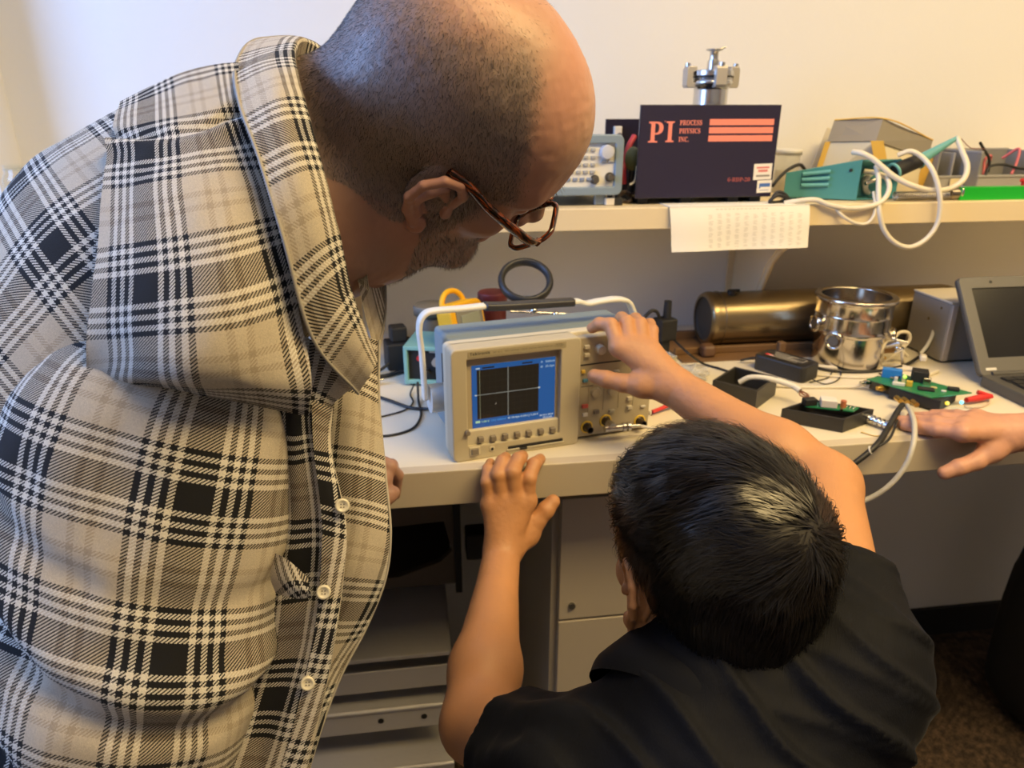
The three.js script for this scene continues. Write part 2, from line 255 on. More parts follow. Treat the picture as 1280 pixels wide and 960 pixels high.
{ // magnifier on a helping-hand stand
  const c = [0.2002, 1.2214, 0.35], t = thing('magnifier_stand', 'round black-rimmed magnifier on a small stand behind the oscilloscope', 'magnifier', [c[0], BY, c[2]]);
  const cy = c[1] - BY, tilt = g => g.rotateX(-.9).rotateY(-.05).translate(0, cy, 0);
  obj('rim', tilt(ring(.0435, .0062, 10, 48).scale(1, 1, 1.5)), blackPl, t);
  obj('lens', tilt(lathe([[0, .004], [.02, .0034], [.04, .0012], [.041, 0], [.04, -.0012], [.02, -.0034], [0, -.004]], 40).rotateX(Math.PI / 2)), mat([1, 1, 1], .05, { transmission: 1, thickness: 0, ior: 1.3 }), t);
  obj('swivel', [rod([0, cy - .036, .012], [.012, cy - .05, .02], .005), new THREE.SphereGeometry(.007, 14, 10).translate(.012, cy - .05, .02)], chrome, t); obj('clamp_ball', new THREE.SphereGeometry(.006, 14, 10).translate(.052, cy - .058, .02), chrome, t);
  obj('cross_arm', rod([-.03, cy - .05, .02], [.09, cy - .06, .02], .0025), chrome, t);
  obj('post', rod([.045, .006, .02], [.045, cy - .055, .02], .003), chrome, t);
  obj('base', T(new THREE.CylinderGeometry(.035, .038, .012, 30), .045, .006, .02), softBlack, t);
}
{ // yellow multimeter leaning behind the scope
  const t = thing('multimeter', 'yellow and grey handheld multimeter leaning behind the oscilloscope handle', 'multimeter', [.114, BY, .36], .75); t.scale.setScalar(.93);
  const lean = g => g.rotateX(-.22).translate(0, .001, 0);
  obj('holster', lean(extr(roundRect(.085, .175, .014, 5, 0, .0885), .032, .004).translate(0, 0, -.03)), yellowPl, t);
  obj('face', lean(extr(roundRect(.07, .158, .008, 5, .003, .09), .004, .001).translate(0, 0, .003)), mat([.24, .24, .22], .5), t);
  obj('display', lean(box(.052, .03, .002, .003, .14, .009)), mat([.3, .33, .28], .3), t);
  obj('dial', lean(rod([.003, .085, .006], [.003, .085, .016], .02, .018)), mat([.08, .08, .08], .5), t);
  obj('tilt_bail', lean(tube([[-.03, .165, -.028], [-.028, .185, -.03], [-.01, .2, -.032], [.014, .199, -.032], [.028, .185, -.03], [.03, .165, -.028]], .0055)), yellowPl, t);
}
{ // maroon jar
  const t = thing('maroon_canister', 'dark maroon cylindrical canister behind the oscilloscope', 'canister', [.15, BY, .262]);
  obj('body', lathe([[0, 0], [.026, 0], [.0265, .002], [.0265, .137], [0, .137]]), mat([.09, .012, .014], .5), t);
  obj('lid', lathe([[0, .163], [.0255, .163], [.0285, .16], [.0285, .137], [0, .137]]), mat([.13, .02, .022], .45), t);
}
{ // grey-lidded jar
  const c = [0.0329, 1.138, 0.2], t = thing('grey_canister', 'grey canister with flat lid behind the handle corner', 'canister', [c[0], BY, .2]);
  obj('body', lathe([[0, 0], [.028, 0], [.028, c[1] - BY - .012], [0, c[1] - BY - .012]]), mat([.12, .11, .1], .5), t);
  obj('lid', lathe([[0, c[1] - BY + .008], [.032, c[1] - BY + .008], [.034, c[1] - BY + .005], [.034, c[1] - BY - .012], [0, c[1] - BY - .012]]), mat([.2, .19, .17], .5), t);
}
{ // teal power box
  const t = thing('teal_power_box', 'small pale teal instrument box with black front panel beside the oscilloscope', 'instrument', [-.024, BY, .32], -.25);
  obj('case', [box(.008, .075, .1, .004, .0415, -.05), box(.085, .008, .1, .046, .075, -.05), box(.085, .008, .1, .046, .009, -.05), box(.008, .075, .1, .088, .0415, -.05), box(.08, .07, .02, .046, .042, -.09)], mat([.22, .47, .45], .5), t);
  const f = obj('front_panel', box(.078, .06, .01, .046, .042, -.012), softBlack, t);
  obj('red_socket', rod([.03, .056, -.01], [.03, .056, 0], .005), redPl, f); obj('black_socket', rod([.045, .03, -.01], [.045, .03, .006], .005), blackPl, f); obj('knob', rod([.062, .05, -.01], [.062, .05, .004], .008), greyPl, f); obj('lettering', box(.02, .004, .0006, .058, .068, -.0068, 0), mat([.5, .5, .48], .6), f);
  for (const x of [.012, .08]) obj('foot', box(.01, .005, .08, x, .0025, -.05), blackPl, t);
}
{ const c = [-0.0334, 1.02, 0.2057];
  const t = thing('plug_pack', 'black plug-in power pack beside the teal instrument box', 'power adapter', [c[0], BY, c[2]], .2);
  obj('body', box(.055, .055, .05, 0, .0275, 0, .004), softBlack, t); obj('upper_block', box(.032, .03, .035, 0, .07, -.004, .004), softBlack, t); obj('lead', tube([[-.02, .02, .02], [-.05, .006, .03], [-.1, .004, .02]], .003), blackWire, t);
}
cable('black_cable', 'black cable coiled on the bench left of the oscilloscope', [[-0.0978, 1.024, 0.349], [-0.0535, 1.024, 0.3942], [-0.0116, 1.024, 0.4371], [0.0103, 1.024, 0.4437], [.035, 1.03, .46], [.05, 1.024, .42]], .0028, blackWire, 'cable');
cable('black_lead', 'thin black lead looping out of the teal instrument box', [[0.0003, 1.045, 0.3686], [0.0001, 1.024, 0.4018], [0.0028, 1.022, 0.4695], [-0.0126, 1.022, 0.5199], [-0.0444, 1.022, 0.5402], [-0.0884, 1.022, 0.5401]], .0022, blackWire, 'cable');
cable('thin_black_wire', 'thin black wire crossing the bench beside the oscilloscope', [[-0.0919, 1.022, 0.4697], [-0.059, 1.022, 0.4608], [-0.0227, 1.022, 0.4379], [-0.0099, 1.022, 0.4068], [-0.0138, 1.022, 0.3637], [-0.0058, 1.03, 0.3365]], .0014, blackWire, 'cable');
cable('heavy_black_cable', 'heavy black cable lying along the rear of the bench', [[-0.1243, 1.025, 0.272], [-0.0635, 1.025, 0.2716], [-0.0252, 1.025, 0.2495], [0.02, 1.025, .3], [.1, 1.025, .22]], .004, blackWire, 'cable');
{ const c = [-0.0801, 1.03, 0.309], t = thing('red_banana_plug', 'red banana plug on the bench beside the plaid shirt', 'plug', c, .3); obj('sleeve', rod([-.02, 0, 0], [.008, 0, 0], .0075, .006), redPl, t); obj('pin', rod([.008, 0, 0], [.018, 0, 0], .002), chrome, t); obj('lead', tube([[-.02, 0, 0], [-.05, -.003, .01], [-.08, -.006, .02]], .002), redPl, t); }

{ // plug adapter behind the scope, with its cord
  const c = [0.5026, 1.0578, 0.25], t = thing('plug_adapter', 'black plug adapter standing behind the oscilloscope corner', 'power adapter', [c[0], BY, .25], .3);
  obj('body', box(.04, .045, .035, 0, .0505 + .02, 0, .004), softBlack, t); obj('stem', box(.02, .05, .02, 0, .025, 0, .003), softBlack, t); obj('plug_neck', rod([.004, .09, 0], [.004, .128, 0], .0085, .0075), softBlack, t); obj('cord_stub', tube([[-.012, .09, 0], [-.022, .108, 0], [-.034, .112, 0], [-.048, .1, -.004]], .0035), blackWire, t);
}
cable('adapter_cord', 'black cord running from the plug adapter toward the empty black box', [[0.5222, 1.0689, 0.25], [0.5269, 1.0629, 0.28], [0.5365, 1.0538, 0.31], [0.578, 1.024, 0.2883], [0.5997, 1.023, 0.3176], [0.6137, 1.023, 0.343]], .0024, blackWire, 'cable');
{ // clear plastic box
  const c = [0.4492, 1.02, 0.3993], t = thing('clear_plastic_box', 'clear plastic box with yellow foam beside the oscilloscope', 'box', [c[0], BY, c[2]], .35);
  const w = .062, h = .058, d = .13, k = .0025;
  obj('wall', [box(w, h, k, 0, h / 2, 0), box(w, h, k, 0, h / 2, -d), box(k, h, d, -w / 2, h / 2, -d / 2), box(k, h, d, w / 2, h / 2, -d / 2), box(w, k, d, 0, k / 2, -d / 2)], clearPl, t);
  obj('rim', [box(w + .004, .004, .004, 0, h, 0), box(w + .004, .004, .004, 0, h, -d), box(.004, .004, d, -w / 2, h, -d / 2), box(.004, .004, d, w / 2, h, -d / 2)], mat([.7, .7, .68], .15, { transmission: .6, thickness: 0 }), t);
  obj('foam', box(w * .8, .032, d * .8, 0, .019, -d / 2, .003), mat([.8, .55, .16], .8), t);
}
{ const t = thing('red_test_lead', 'short red test lead poking out beside the oscilloscope', 'test lead'); obj('lead', tube([[0.3915, 1.028, 0.5209], [0.4169, 1.03, 0.5081], [0.437, 1.034, 0.4989], [0.4778, 1.03, 0.4452]], .0034), redPl, t); obj('shroud', tube([[0.433, 1.034, 0.502], [0.4577, 1.032, 0.4745], [0.4835, 1.03, 0.4539]], .006), blackPl, t); }
for (let i = 0; i < 3; i++) { // clear bags and blister packs
  const c = [[0.4996, 1.02, 0.3726], [0.5273, 1.02, 0.3589], [0.4745, 1.02, 0.4111]][i], t = thing('plastic_bag', ['crumpled clear plastic bag behind the raised wrist', 'small clear plastic bag touching the empty black box', 'flat clear plastic bag nearest the raised wrist'][i], 'bag', [c[0], BY, c[2]], i * 1.1);
  const g = new THREE.SphereGeometry(1, 22, 14).toNonIndexed(), p = g.attributes.position; for (let k = 0; k < p.count; k++) { const x = p.getX(k), y = p.getY(k), z = p.getZ(k), n = 1 + .5 * noise(x * 3 + i * 9, y * 3, z * 3); p.setXYZ(k, x * .034 * n, .012 + y * .012 * n, z * .026 * n); } g.computeVertexNormals();
  obj('film', g, mat([.9, .9, .88], .15, { transmission: .75, thickness: 0 }), t);
}
{ // dark bronze tank lying on a cradle whose brown board stands in for shade
  const t = thing('metal_tank', 'dark bronze metal tank lying on its side at the back of the bench', 'tank', [.62, BY + .0625, .163]);
  t.scale.set(1, .91, .91);
  const bronze = mat([.30, .235, .14], .3, { metalness: .9, bumpMap: speck, bumpScale: .0004 });
  obj('shell', lathe([[.052, 0], [.0585, .0], [.062, .003], [.064, .008], [.064, .018], [.0625, .02], [.0625, .56], [.06, .575], [.05, .585], [0, .585]], 56).rotateZ(-Math.PI / 2), bronze, t);
  obj('end_cap', lathe([[0, .012], [.05, .009], [.056, .002]], 48).rotateZ(-Math.PI / 2), mat([.1, .085, .065], .6, { metalness: .5 }), t);
  obj('weld_band', T(ring(.0632, .0016, 8, 56).rotateY(Math.PI / 2), .03, 0, 0), bronze, t);
  obj('fitting', [rod([.055, .058, .01], [.055, .07, .01], .009), rod([.05, .068, .01], [.072, .068, .01], .004)], mat([.04, .035, .03], .5, { metalness: .5 }), t);
  const k = thing('shade_cradle', 'brown cradle with stop blocks, its board standing in for shade under the bronze tank', 'cradle', [.56, BY, .163]), shadeWood = mat([.16, .085, .035], .6);
  obj('board', box(.5, .003, .17, .23, .0015, .02), shadeWood, k); obj('stop_block', box(.03, .026, .03, .045, .016, .075, .008), mat([.12, .06, .03], .5), k); obj('stop_block', box(.016, .03, .016, .2, .018, .09, .004), shadeWood, k); obj('rail', box(.5, .016, .014, .23, .011, -.055), shadeWood, k); obj('rail', box(.5, .014, .012, .23, .01, .055), shadeWood, k);  // thin brown board and rails stand in for shade under the tank
}
{ // polished vacuum pot
  const t = thing('steel_vacuum_chamber', 'polished steel cylindrical vacuum chamber in front of the bronze tank', 'vacuum chamber', [.876, BY, .305]);
  const st = mat([.62, .57, .5], .16, { metalness: 1 });
  obj('shell', lathe([[0, .001], [.066, .001], [.068, .004], [.068, .066], [.0715, .068], [.0735, .072], [.0735, .077], [.0715, .08], [.0715, .104], [.0725, .105], [.0725, .107], [.0715, .108], [.0715, .131], [.076, .133], [.0775, .136], [.0775, .141], [.075, .143], [.066, .143], [.0645, .14], [.0645, .03], [0, .028]], 64), st, t);
  const port = (a, y, l, r) => { const p = obj('port', lathe([[r * .72, .062], [r * .72, .066 + l - .006], [r, .066 + l - .006], [r, .066 + l], [r * .6, .066 + l], [r * .6, .062]], 30).rotateX(Math.PI / 2).rotateY(a).translate(0, y, 0), st, t); obj('port_plug', T(new THREE.CylinderGeometry(r * .58, r * .58, .006, 24).rotateX(Math.PI / 2), 0, 0, .063 + l).rotateY(a).translate(0, y, 0), mat([.3, .26, .2], .35, { metalness: .9 }), p); };
  port(-.95, .062, .014, .018); port(-1.6, .085, .016, .017); port(1.2, .062, .016, .017);
  obj('valve', [rod([.045, .05, .052], [.06, .062, .075], .006), rod([.052, .066, .07], [.072, .062, .076], .004), new THREE.SphereGeometry(.006, 12, 10).translate(.06, .05, .07), new THREE.SphereGeometry(.005, 12, 10).translate(.05, .068, .066), rod([.058, .04, .068], [.066, .052, .078], .0035)], chrome, t);
}
{ // coils of cream wire beside the chamber
  const L = (n, l, pts, r = .0035, m = creamWire) => cable(n, l, pts, r, m, 'cable');
  L('cream_wire_loop', 'cream wire looped up beside the steel chamber, nearest loop', [[0.9045, 1.024, 0.3585], [0.9078, 1.0463, 0.36], [0.918, 1.0726, 0.36], [0.9371, 1.08, 0.36], [0.9544, 1.0709, 0.36], [0.9615, 1.0455, 0.36], [0.977, 1.024, 0.3444]]);
  L('cream_wire_loop', 'cream wire looped up beside the steel chamber, tallest loop', [[0.9507, 1.024, 0.3257], [0.9765, 1.0484, 0.33], [0.9928, 1.0715, 0.33], [0.9863, 1.0853, 0.33], [0.9668, 1.0862, 0.33], [0.9594, 1.0713, 0.33], [0.9952, 1.0354, 0.33]]);
  L('cream_wire_pair', 'cream wire lying along the bench in front of the steel chamber', [[0.7667, 1.024, 0.2743], [0.783, 1.025, 0.3249], [0.8363, 1.025, 0.3517], [0.9001, 1.025, 0.3462], [0.948, 1.024, 0.3403], [0.9726, 1.024, 0.368], [0.9949, 1.024, 0.3854]], .0045);
  L('cream_wire_lead', 'cream wire lying behind the blue terminal block', [[0.8946, 1.024, 0.3944], [0.9461, 1.024, 0.3738], [0.9744, 1.024, 0.3778], [0.969, 1.024, 0.4139], [1.0184, 1.024, 0.3934]], .004);
  L('dark_wire', 'dark wire running across the bench in front of the steel chamber', [[0.7786, 1.024, 0.3015], [0.8029, 1.023, 0.3509], [0.8579, 1.023, 0.3727], [0.9291, 1.023, 0.3686], [0.9935, 1.03, 0.3491], [1.0351, 1.0491, 0.33], [1.0658, 1.0747, 0.3], [1.073, 1.1084, 0.28], [1.102, 1.1266, 0.22], [1.1445, 1.1309, 0.2], [1.1827, 1.1404, 0.2]], .0032, blackWire);
  L('grey_wire_arc', 'pale grey cable arching beside the grey metal box', [[0.9991, 1.0487, 0.36], [1.0363, 1.0594, 0.33], [1.0665, 1.0798, 0.3], [1.076, 1.1031, 0.28], [1.0769, 1.1237, 0.26]], .0036, greyWire);
  L('thin_dark_wire', 'thin dark wire loop beside the black handheld adapter', [[0.7387, 1.022, 0.4115], [0.7876, 1.022, 0.392], [0.815, 1.024, 0.3648], [0.8275, 1.024, 0.3665], [0.7987, 1.022, 0.4068], [0.7613, 1.022, 0.4232], [0.74, 1.03, 0.4157]], .0012, blackWire);
  L('cream_signal_cable', 'long cream cable running straight to the circuit board connector', [[0.6646, 1.024, 0.4233], [0.7064, 1.023, 0.435], [0.7655, 1.023, 0.4433], [0.8072, 1.026, 0.4528], [0.821, 1.034, 0.459]], .003);
  L('cream_rear_cable', 'cream cable behind the long straight one on the bench', [[0.7647, 1.023, 0.3734], [0.8114, 1.023, 0.3936], [0.8549, 1.023, 0.4042], [0.8891, 1.024, 0.4027]], .0022);
  for (let i = 0; i < 2; i++) { const c = [[0.9383, 1.03, 0.3212], [0.9896, 1.05, 0.3823]][i], t = thing('wire_tag', ['cream connector clipped on the nearest wire loop', 'cream tag on the pale grey cable arch'][i], 'connector', c, i); obj('shell', box(.02, .011, .012, 0, 0, 0, .003), creamWire, t); obj('tip', box(.008, .007, .008, .012, 0, 0, .002), brass, t); }
}
{ // black handheld adapter
  const t = thing('black_power_brick', 'black power brick with printed label lying beside the steel chamber', 'power brick', [.7195, BY, .352], -1.05);
  obj('body', extr(roundRect(.105, .052, .008, 4), .026, .003).rotateX(-Math.PI / 2).translate(0, .003, 0), blackPl, t);
  const lab = canvasTex(256, 128, (c, w, h) => { c.fillStyle = '#2b2825'; c.fillRect(0, 0, w, h); c.fillStyle = '#b9b3a6'; for (let i = 0; i < 7; i++) { c.fillRect(30 + (i * 37 % 30), 14 + i * 15, 90 + (i * 53 % 80), 5); } c.strokeStyle = '#cfc8ba'; c.lineWidth = 4; c.strokeRect(140, 20, 90, 60); c.fillStyle = '#d33'; c.fillRect(14, 84, 30, 24); c.fillStyle = '#e8b0a8'; c.fillRect(34, 92, 30, 16); });
  obj('label', T(new THREE.PlaneGeometry(.09, .04).rotateX(-Math.PI / 2), 0, .0327, 0), mat(0xffffff, .5, { map: lab }), t);
  obj('cord', tube([[-.05, .016, 0], [-.07, .014, .004], [-.09, .006, .02]], .0025), blackWire, t);
}
function tray(t, pts, h, k, m) { // open box from a footprint polygon
  const cx = pts.reduce((s, p) => s + p[0], 0) / 4, cz = pts.reduce((s, p) => s + p[1], 0) / 4, inn = pts.map(([x, z]) => { const dx = cx - x, dz = cz - z, l = Math.hypot(dx, dz); return [x + dx / l * k * 1.4, z + dz / l * k * 1.4]; });
  obj('wall', extr(pts.map(([x, z]) => [x, -z]), h, .0008, [inn.map(([x, z]) => [x, -z]).reverse()]).rotateX(-Math.PI / 2).translate(0, .001, 0), m, t);
  obj('bottom', extr(inn.map(([x, z]) => [x, -z]), .003, 0).rotateX(-Math.PI / 2).translate(0, .001, 0), m, t);
}
{
  const t = thing('open_black_box', 'empty black plastic project box with a white cable inside', 'box', [.524, BY, .458]);
  tray(t, [[0, 0], [.052, .063], [.12, .001], [.068, -.062]], .034, .003, mat([.03, .029, .028], .42));
  cable('white_cable', 'white cable leaving the empty black box', [[.575, 1.047, .455], [.59, 1.058, .462], [.62, 1.06, .478], [.655, 1.052, .5], [0.6603, 1.048, 0.5128]], .0052, mat([.72, .7, .64], .5), 'cable');
}
{
  const t = thing('circuit_box', 'open black plastic box holding a small green circuit board', 'circuit box', [.598, BY, .572]);
  const bm = mat([.022, .021, .021], .42); tray(t, [[0, 0], [.076, .056], [.147, .024], [.071, -.032]], .022, .003, bm);
  const b = obj('circuit_board', extr([[.040, .002], [.108, -.03], [.126, -.017], [.062, .018]].map(([x, y]) => [x, y]), .0022, 0).rotateX(-Math.PI / 2).translate(0, .023, 0), pcbGreen, t);
  obj('terminal', box(.022, .012, .014, .05, .031, -.006).rotateY(0), softBlack, b); obj('relay', box(.026, .014, .02, 0, 0, 0, .002).rotateY(-.4).translate(.078, .032, .004), mat([.72, .68, .62], .4), b);
  obj('capacitor', rod([.1, .025, .012], [.1, .037, .012], .0045), mat([.5, .16, .07], .5), b); obj('screw', rod([.05, .025, -.014], [.05, .03, -.014], .003), chrome, b); obj('screw', rod([.09, .025, .024], [.09, .028, .024], .0025), chrome, b);
  for (let i = 0; i < 5; i++) obj('solder_joint', new THREE.SphereGeometry(.0014, 8, 6).translate(.107 + (i % 3) * .005, .0258, .012 + i * .0025), chrome, b);
  obj('copper_strands', [0, 1, 2, 3, 4].map(i => tube([[0.6603, 1.048, 0.5128], [0.6605, 1.045, 0.5242], [0.6586, 1.05, 0.5476]].map((p, k) => [p[0] - .598 + (k === 1 ? (i - 2) * .003 : 0), p[1] - 1.02 + (k === 1 ? (i % 3) * .003 : 0), p[2] - .572]), .0011, 12, 6)), mat([.6, .3, .2], .35, { metalness: .8 }), t);
}
{ // chain of chrome coaxial adapters
  const a = V([0.7296, 1.031, 0.5891]), b = V([0.7521, 1.029, 0.6334]), t = thing('coaxial_connector_chain', 'chain of chrome coaxial connectors plugged into the circuit box', 'connector');
  const P = k => a.clone().lerp(b, k).toArray();
  obj('barrel', rod(P(0), P(1), .0048), chrome, t);
  for (let i = 0; i < 6; i++) obj('nut', rod(P(.06 + i * .16), P(.06 + i * .16 + .09), .0078, .0078, 8), i % 2 ? mat([.5, .52, .62], .2, { metalness: 1 }) : chrome, t);
  cable('thin_ground_wire', 'thin yellow wire lying under the chrome connector chain', [[0.7035, 1.022, 0.633], [0.72, 1.021, 0.6485], [0.7424, 1.022, 0.6416], [0.7639, 1.026, 0.6252], [0.7685, 1.03, 0.6089]], .001, mat([.6, .42, .14], .5), 'cable');
}
{ // circuit board on black heat sink
  const t = thing('amplifier_board', 'green circuit board on black heat sink with blue terminal block and lit diodes', 'circuit board', [0, BY, 0]);
  const q = [[.816, .467], [.891, .443], [.957, .556], [.872, .567]];
  obj('circuit_board', extr(q.map(([x, z]) => [x, -z]), .002, 0).rotateX(-Math.PI / 2).translate(0, .024, 0), pcbGreen, t);
  const inq = (u, v) => { const A = q[0].map((c, k) => c + (q[1][k] - c) * u), D = q[3].map((c, k) => c + (q[2][k] - c) * u); return A.map((c, k) => c + (D[k] - c) * v); };
  const put = (n, u, v, w, h, d, m, y0 = .026, rot = .45) => { const [x, z] = inq(u, v); return obj(n, box(w, h, d, 0, 0, 0, .001).rotateY(-1.0 + rot).translate(x, y0 + h / 2, z), m, t); };
  const [hx, hz] = inq(.5, .62); obj('heat_sink', [box(.085, .022, .075, 0, .0125, 0, .002).rotateY(-1.0).translate(hx, 0, hz)], softBlack, t);
  const [h2x, h2z] = inq(.4, .14); obj('standoff_block', box(.05, .02, .03, 0, .0125, 0, .002).rotateY(-1.0).translate(h2x, 0, h2z), mat([.08, .06, .03], .5), t);
  const blue = mat([.02, .2, .62], .45);
  const tb = put('terminal_block', .55, .12, .032, .017, .014, blue); for (let i = 0; i < 3; i++) { const [x, z] = inq(.36 + i * .16, .2); obj('terminal_screw', rod([x, .03, z], [x + .002, .031, z + .006], .003), chrome, tb); }
  put('black_inductor', .85, .38, .026, .02, .026, softBlack); put('voltage_regulator', .7, .55, .012, .013, .008, chrome); put('chip', .35, .72, .026, .004, .014, softBlack); put('chip', .8, .86, .018, .006, .01, softBlack); put('trimmer', .3, .5, .01, .01, .008, mat([.6, .42, .05], .4)); put('capacitor', .45, .34, .006, .012, .006, mat([.6, .55, .3], .5)); put('capacitor', .3, .3, .006, .01, .006, mat([.62, .6, .55], .4)); put('header', .15, .42, .02, .006, .006, mat([.7, .7, .65], .4)); put('resistor', .6, .7, .01, .003, .004, mat([.6, .5, .2], .5)); put('resistor', .55, .86, .008, .003, .004, mat([.7, .7, .66], .5));
  const led = (n, p, col, k) => { const l = obj(n, new THREE.SphereGeometry(.0034, 14, 10).translate(...p), mat([.3, .3, .3], .3, { emissive: new THREE.Color().setRGB(...col), emissiveIntensity: k }), t); return l; };
  const lp = [[0.8705, 1.057, 0.4941], [0.9012, 1.035, 0.5702], [0.9264, 1.036, 0.5725]].map(p => [p[0], p[1] - BY, p[2]]);
  led('green_diode', lp[0], [.45, 1, .02], 1.4); led('amber_diode', lp[1], [1, .7, .02], 1.6); led('blue_diode', lp[2], [.05, .65, 1], 1.8);
  const pl = new THREE.PointLight(new THREE.Color().setRGB(.1, .7, 1), .0012, .3); pl.position.set(lp[2][0] - .004, BY + .014, lp[2][2] + .008); pl.castShadow = true; scene.add(pl);
  for (let i = 0; i < 3; i++) { const p = [[0.8257, 1.038, 0.5486], [0.8369, 1.036, 0.5527], [0.8467, 1.035, 0.5625]][i]; obj('gold_connector', rod([p[0], p[1] - BY, p[2] - .008], [p[0] - .003, p[1] - BY, p[2] + .008], .0045), brass, t); }
  for (let i = 0; i < 2; i++) { const p = [[0.8239, 1.034, 0.4594], [0.8361, 1.036, 0.491]][i]; obj('edge_connector', [rod([p[0] - .014, p[1] - BY, p[2]], [p[0] + .006, p[1] - BY, p[2]], .004), rod([p[0] - .006, p[1] - BY, p[2]], [p[0], p[1] - BY, p[2]], .006)], i ? brass : chrome, t); }
}
{
  const t = thing('red_alligator_clip', 'red alligator clip beside the laptop edge', 'clip');
  obj('boot', [rod([0.9544, 1.03, 0.5507], [0.9878, 1.03, 0.544], .0045, .0065), rod([0.9878, 1.03, 0.544], [1.0145, 1.028, 0.539], .0065, .003)], redPl, t); obj('upper_jaw', rod([0.9895, 1.036, 0.5324], [1.0132, 1.03, 0.5399], .004, .003), redPl, t);
  cable('bare_jumper_wire', 'short bare jumper wire curving under the red alligator clip', [[0.9423, 1.024, 0.5639], [0.9637, 1.023, 0.5681], [0.9967, 1.023, 0.5544], [1.0101, 1.026, 0.5411]], .0016, mat([.62, .5, .4], .4), 'cable');
}
cable('grey_hanging_cable', 'pale grey cable hanging over the bench edge from the circuit board', [[0.8244, 1.036, 0.5726], [0.7955, 1.045, 0.621], [0.7701, 1.0434, 0.665], [0.7463, 1.0257, 0.7], [0.7312, 0.9949, 0.71], [0.7086, 0.9619, 0.71], [0.6764, 0.9333, 0.7], [0.6113, 0.9155, 0.69]], .0042, mat([.5, .48, .42], .5), 'cable');
cable('black_hanging_cable', 'black cable sloping over the bench edge beside the raised arm', [[0.8185, 1.036, 0.5682], [0.7828, 1.042, 0.6054], [0.7448, 1.0296, 0.64], [0.6929, 1.0272, 0.69], [0.6621, 1.0097, 0.7], [0.6274, 0.9835, 0.7], [0.5808, 0.9396, 0.69]], .0046, blackWire, 'cable');
cable('thin_black_hanging_wire', 'thin black wire beside the black hanging cable', [[0.8148, 1.034, 0.57], [0.7485, 1.0325, 0.65], [0.708, 1.0316, 0.69], [0.6883, 1.024, 0.694]], .002, blackWire, 'cable');
{ const p = [0.6787, 1.0227, 0.697], t = thing('white_cable_tie', 'white cable tie around the black hanging cable', 'cable tie', p); obj('band', ring(.0052, .0014, 8, 20).rotateY(.9).rotateZ(.6), mat([.75, .73, .68], .5), t); }

{ // grey metal box behind the laptop
  const t = thing('grey_metal_box', 'plain grey metal box behind the laptop screen', 'box', [1.062, BY, .225]);
  const gm = mat([.28, .265, .24], .5, { metalness: .2 });
  obj('body', box(.16, .12, .115, .08, .064, .058, .003), gm, t); obj('top_cover', box(.162, .004, .117, .08, .126, .058, .001), mat([.6, .54, .42], .5), t); obj('corner_trim', box(.012, .118, .004, .008, .064, .117, .001), mat([.42, .38, .34], .5), t);
  for (const [y, z] of [[.03, .02], [.08, .06], [.11, .09]]) obj('screw', rod([-.001, y, z], [.002, y, z], .0028), chrome, t);
  for (const z of [.02, .1]) obj('foot', box(.14, .006, .012, .08, .002, z), blackPl, t);
}
{ // laptop
  const tl = [1.045, 1.2006, 0.3555], t = thing('laptop', 'open dark grey laptop with a black screen at the right end of the bench', 'laptop', [1.05, BY, .467]);
  const lm = mat([.075, .072, .066], .45), bez = mat([.13, .125, .11], .45); const ht = tl[1] - BY, hz = tl[2] - .467, L = Math.hypot(ht - .02, hz), ang = Math.atan2(hz, ht - .02), W = .33;
  const tilt = g => g.rotateX(ang).translate(0, .02, 0);
  obj('base', extr(roundRect(W, .23, .008, 4, W / 2, -.115), .016, .002).rotateX(-Math.PI / 2).translate(0, .003, 0), lm, t);
  obj('lid', tilt(extr(roundRect(W, L, .008, 4, W / 2, L / 2), .006, .0015).translate(0, 0, -.01)), lm, t);
  obj('screen_bezel', tilt(extr(roundRect(W, L, .008, 4, W / 2, L / 2), .002, .0006, [roundRect(W - .044, L - .054, .002, 3, W / 2, L / 2 + .006)]).translate(0, 0, -.002)), bez, t);
  obj('screen', tilt(box(W - .043, L - .053, .001, W / 2, L / 2 + .006, -.0025, 0)), mat([.012, .012, .013], .22), t);
  obj('badge', tilt(T(new THREE.PlaneGeometry(.022, .005), .022, .0115, .001)), mat([.7, .68, .62], .4), t);
  obj('hinge', rod([.02, .021, 0], [W - .02, .021, 0], .006), lm, t);
  obj('keyboard_well', box(W - .04, .0012, .1, W / 2, .0215, .07, .0004), softBlack, t);
  for (let r = 0; r < 5; r++) for (let k = 0; k < 13; k++) obj('key', box(.0205, .003, .016, .03 + k * .0225 + (r % 2) * .004, .0235, .03 + r * .0195, .001), blackPl, t);
  obj('touchpad', box(.09, .001, .055, W / 2, .0213, .165, .0003), bez, t); obj('camera', tilt(rod([W * .2, L - .01, .0002], [W * .2, L - .01, .0012], .003)), softBlack, t);
}
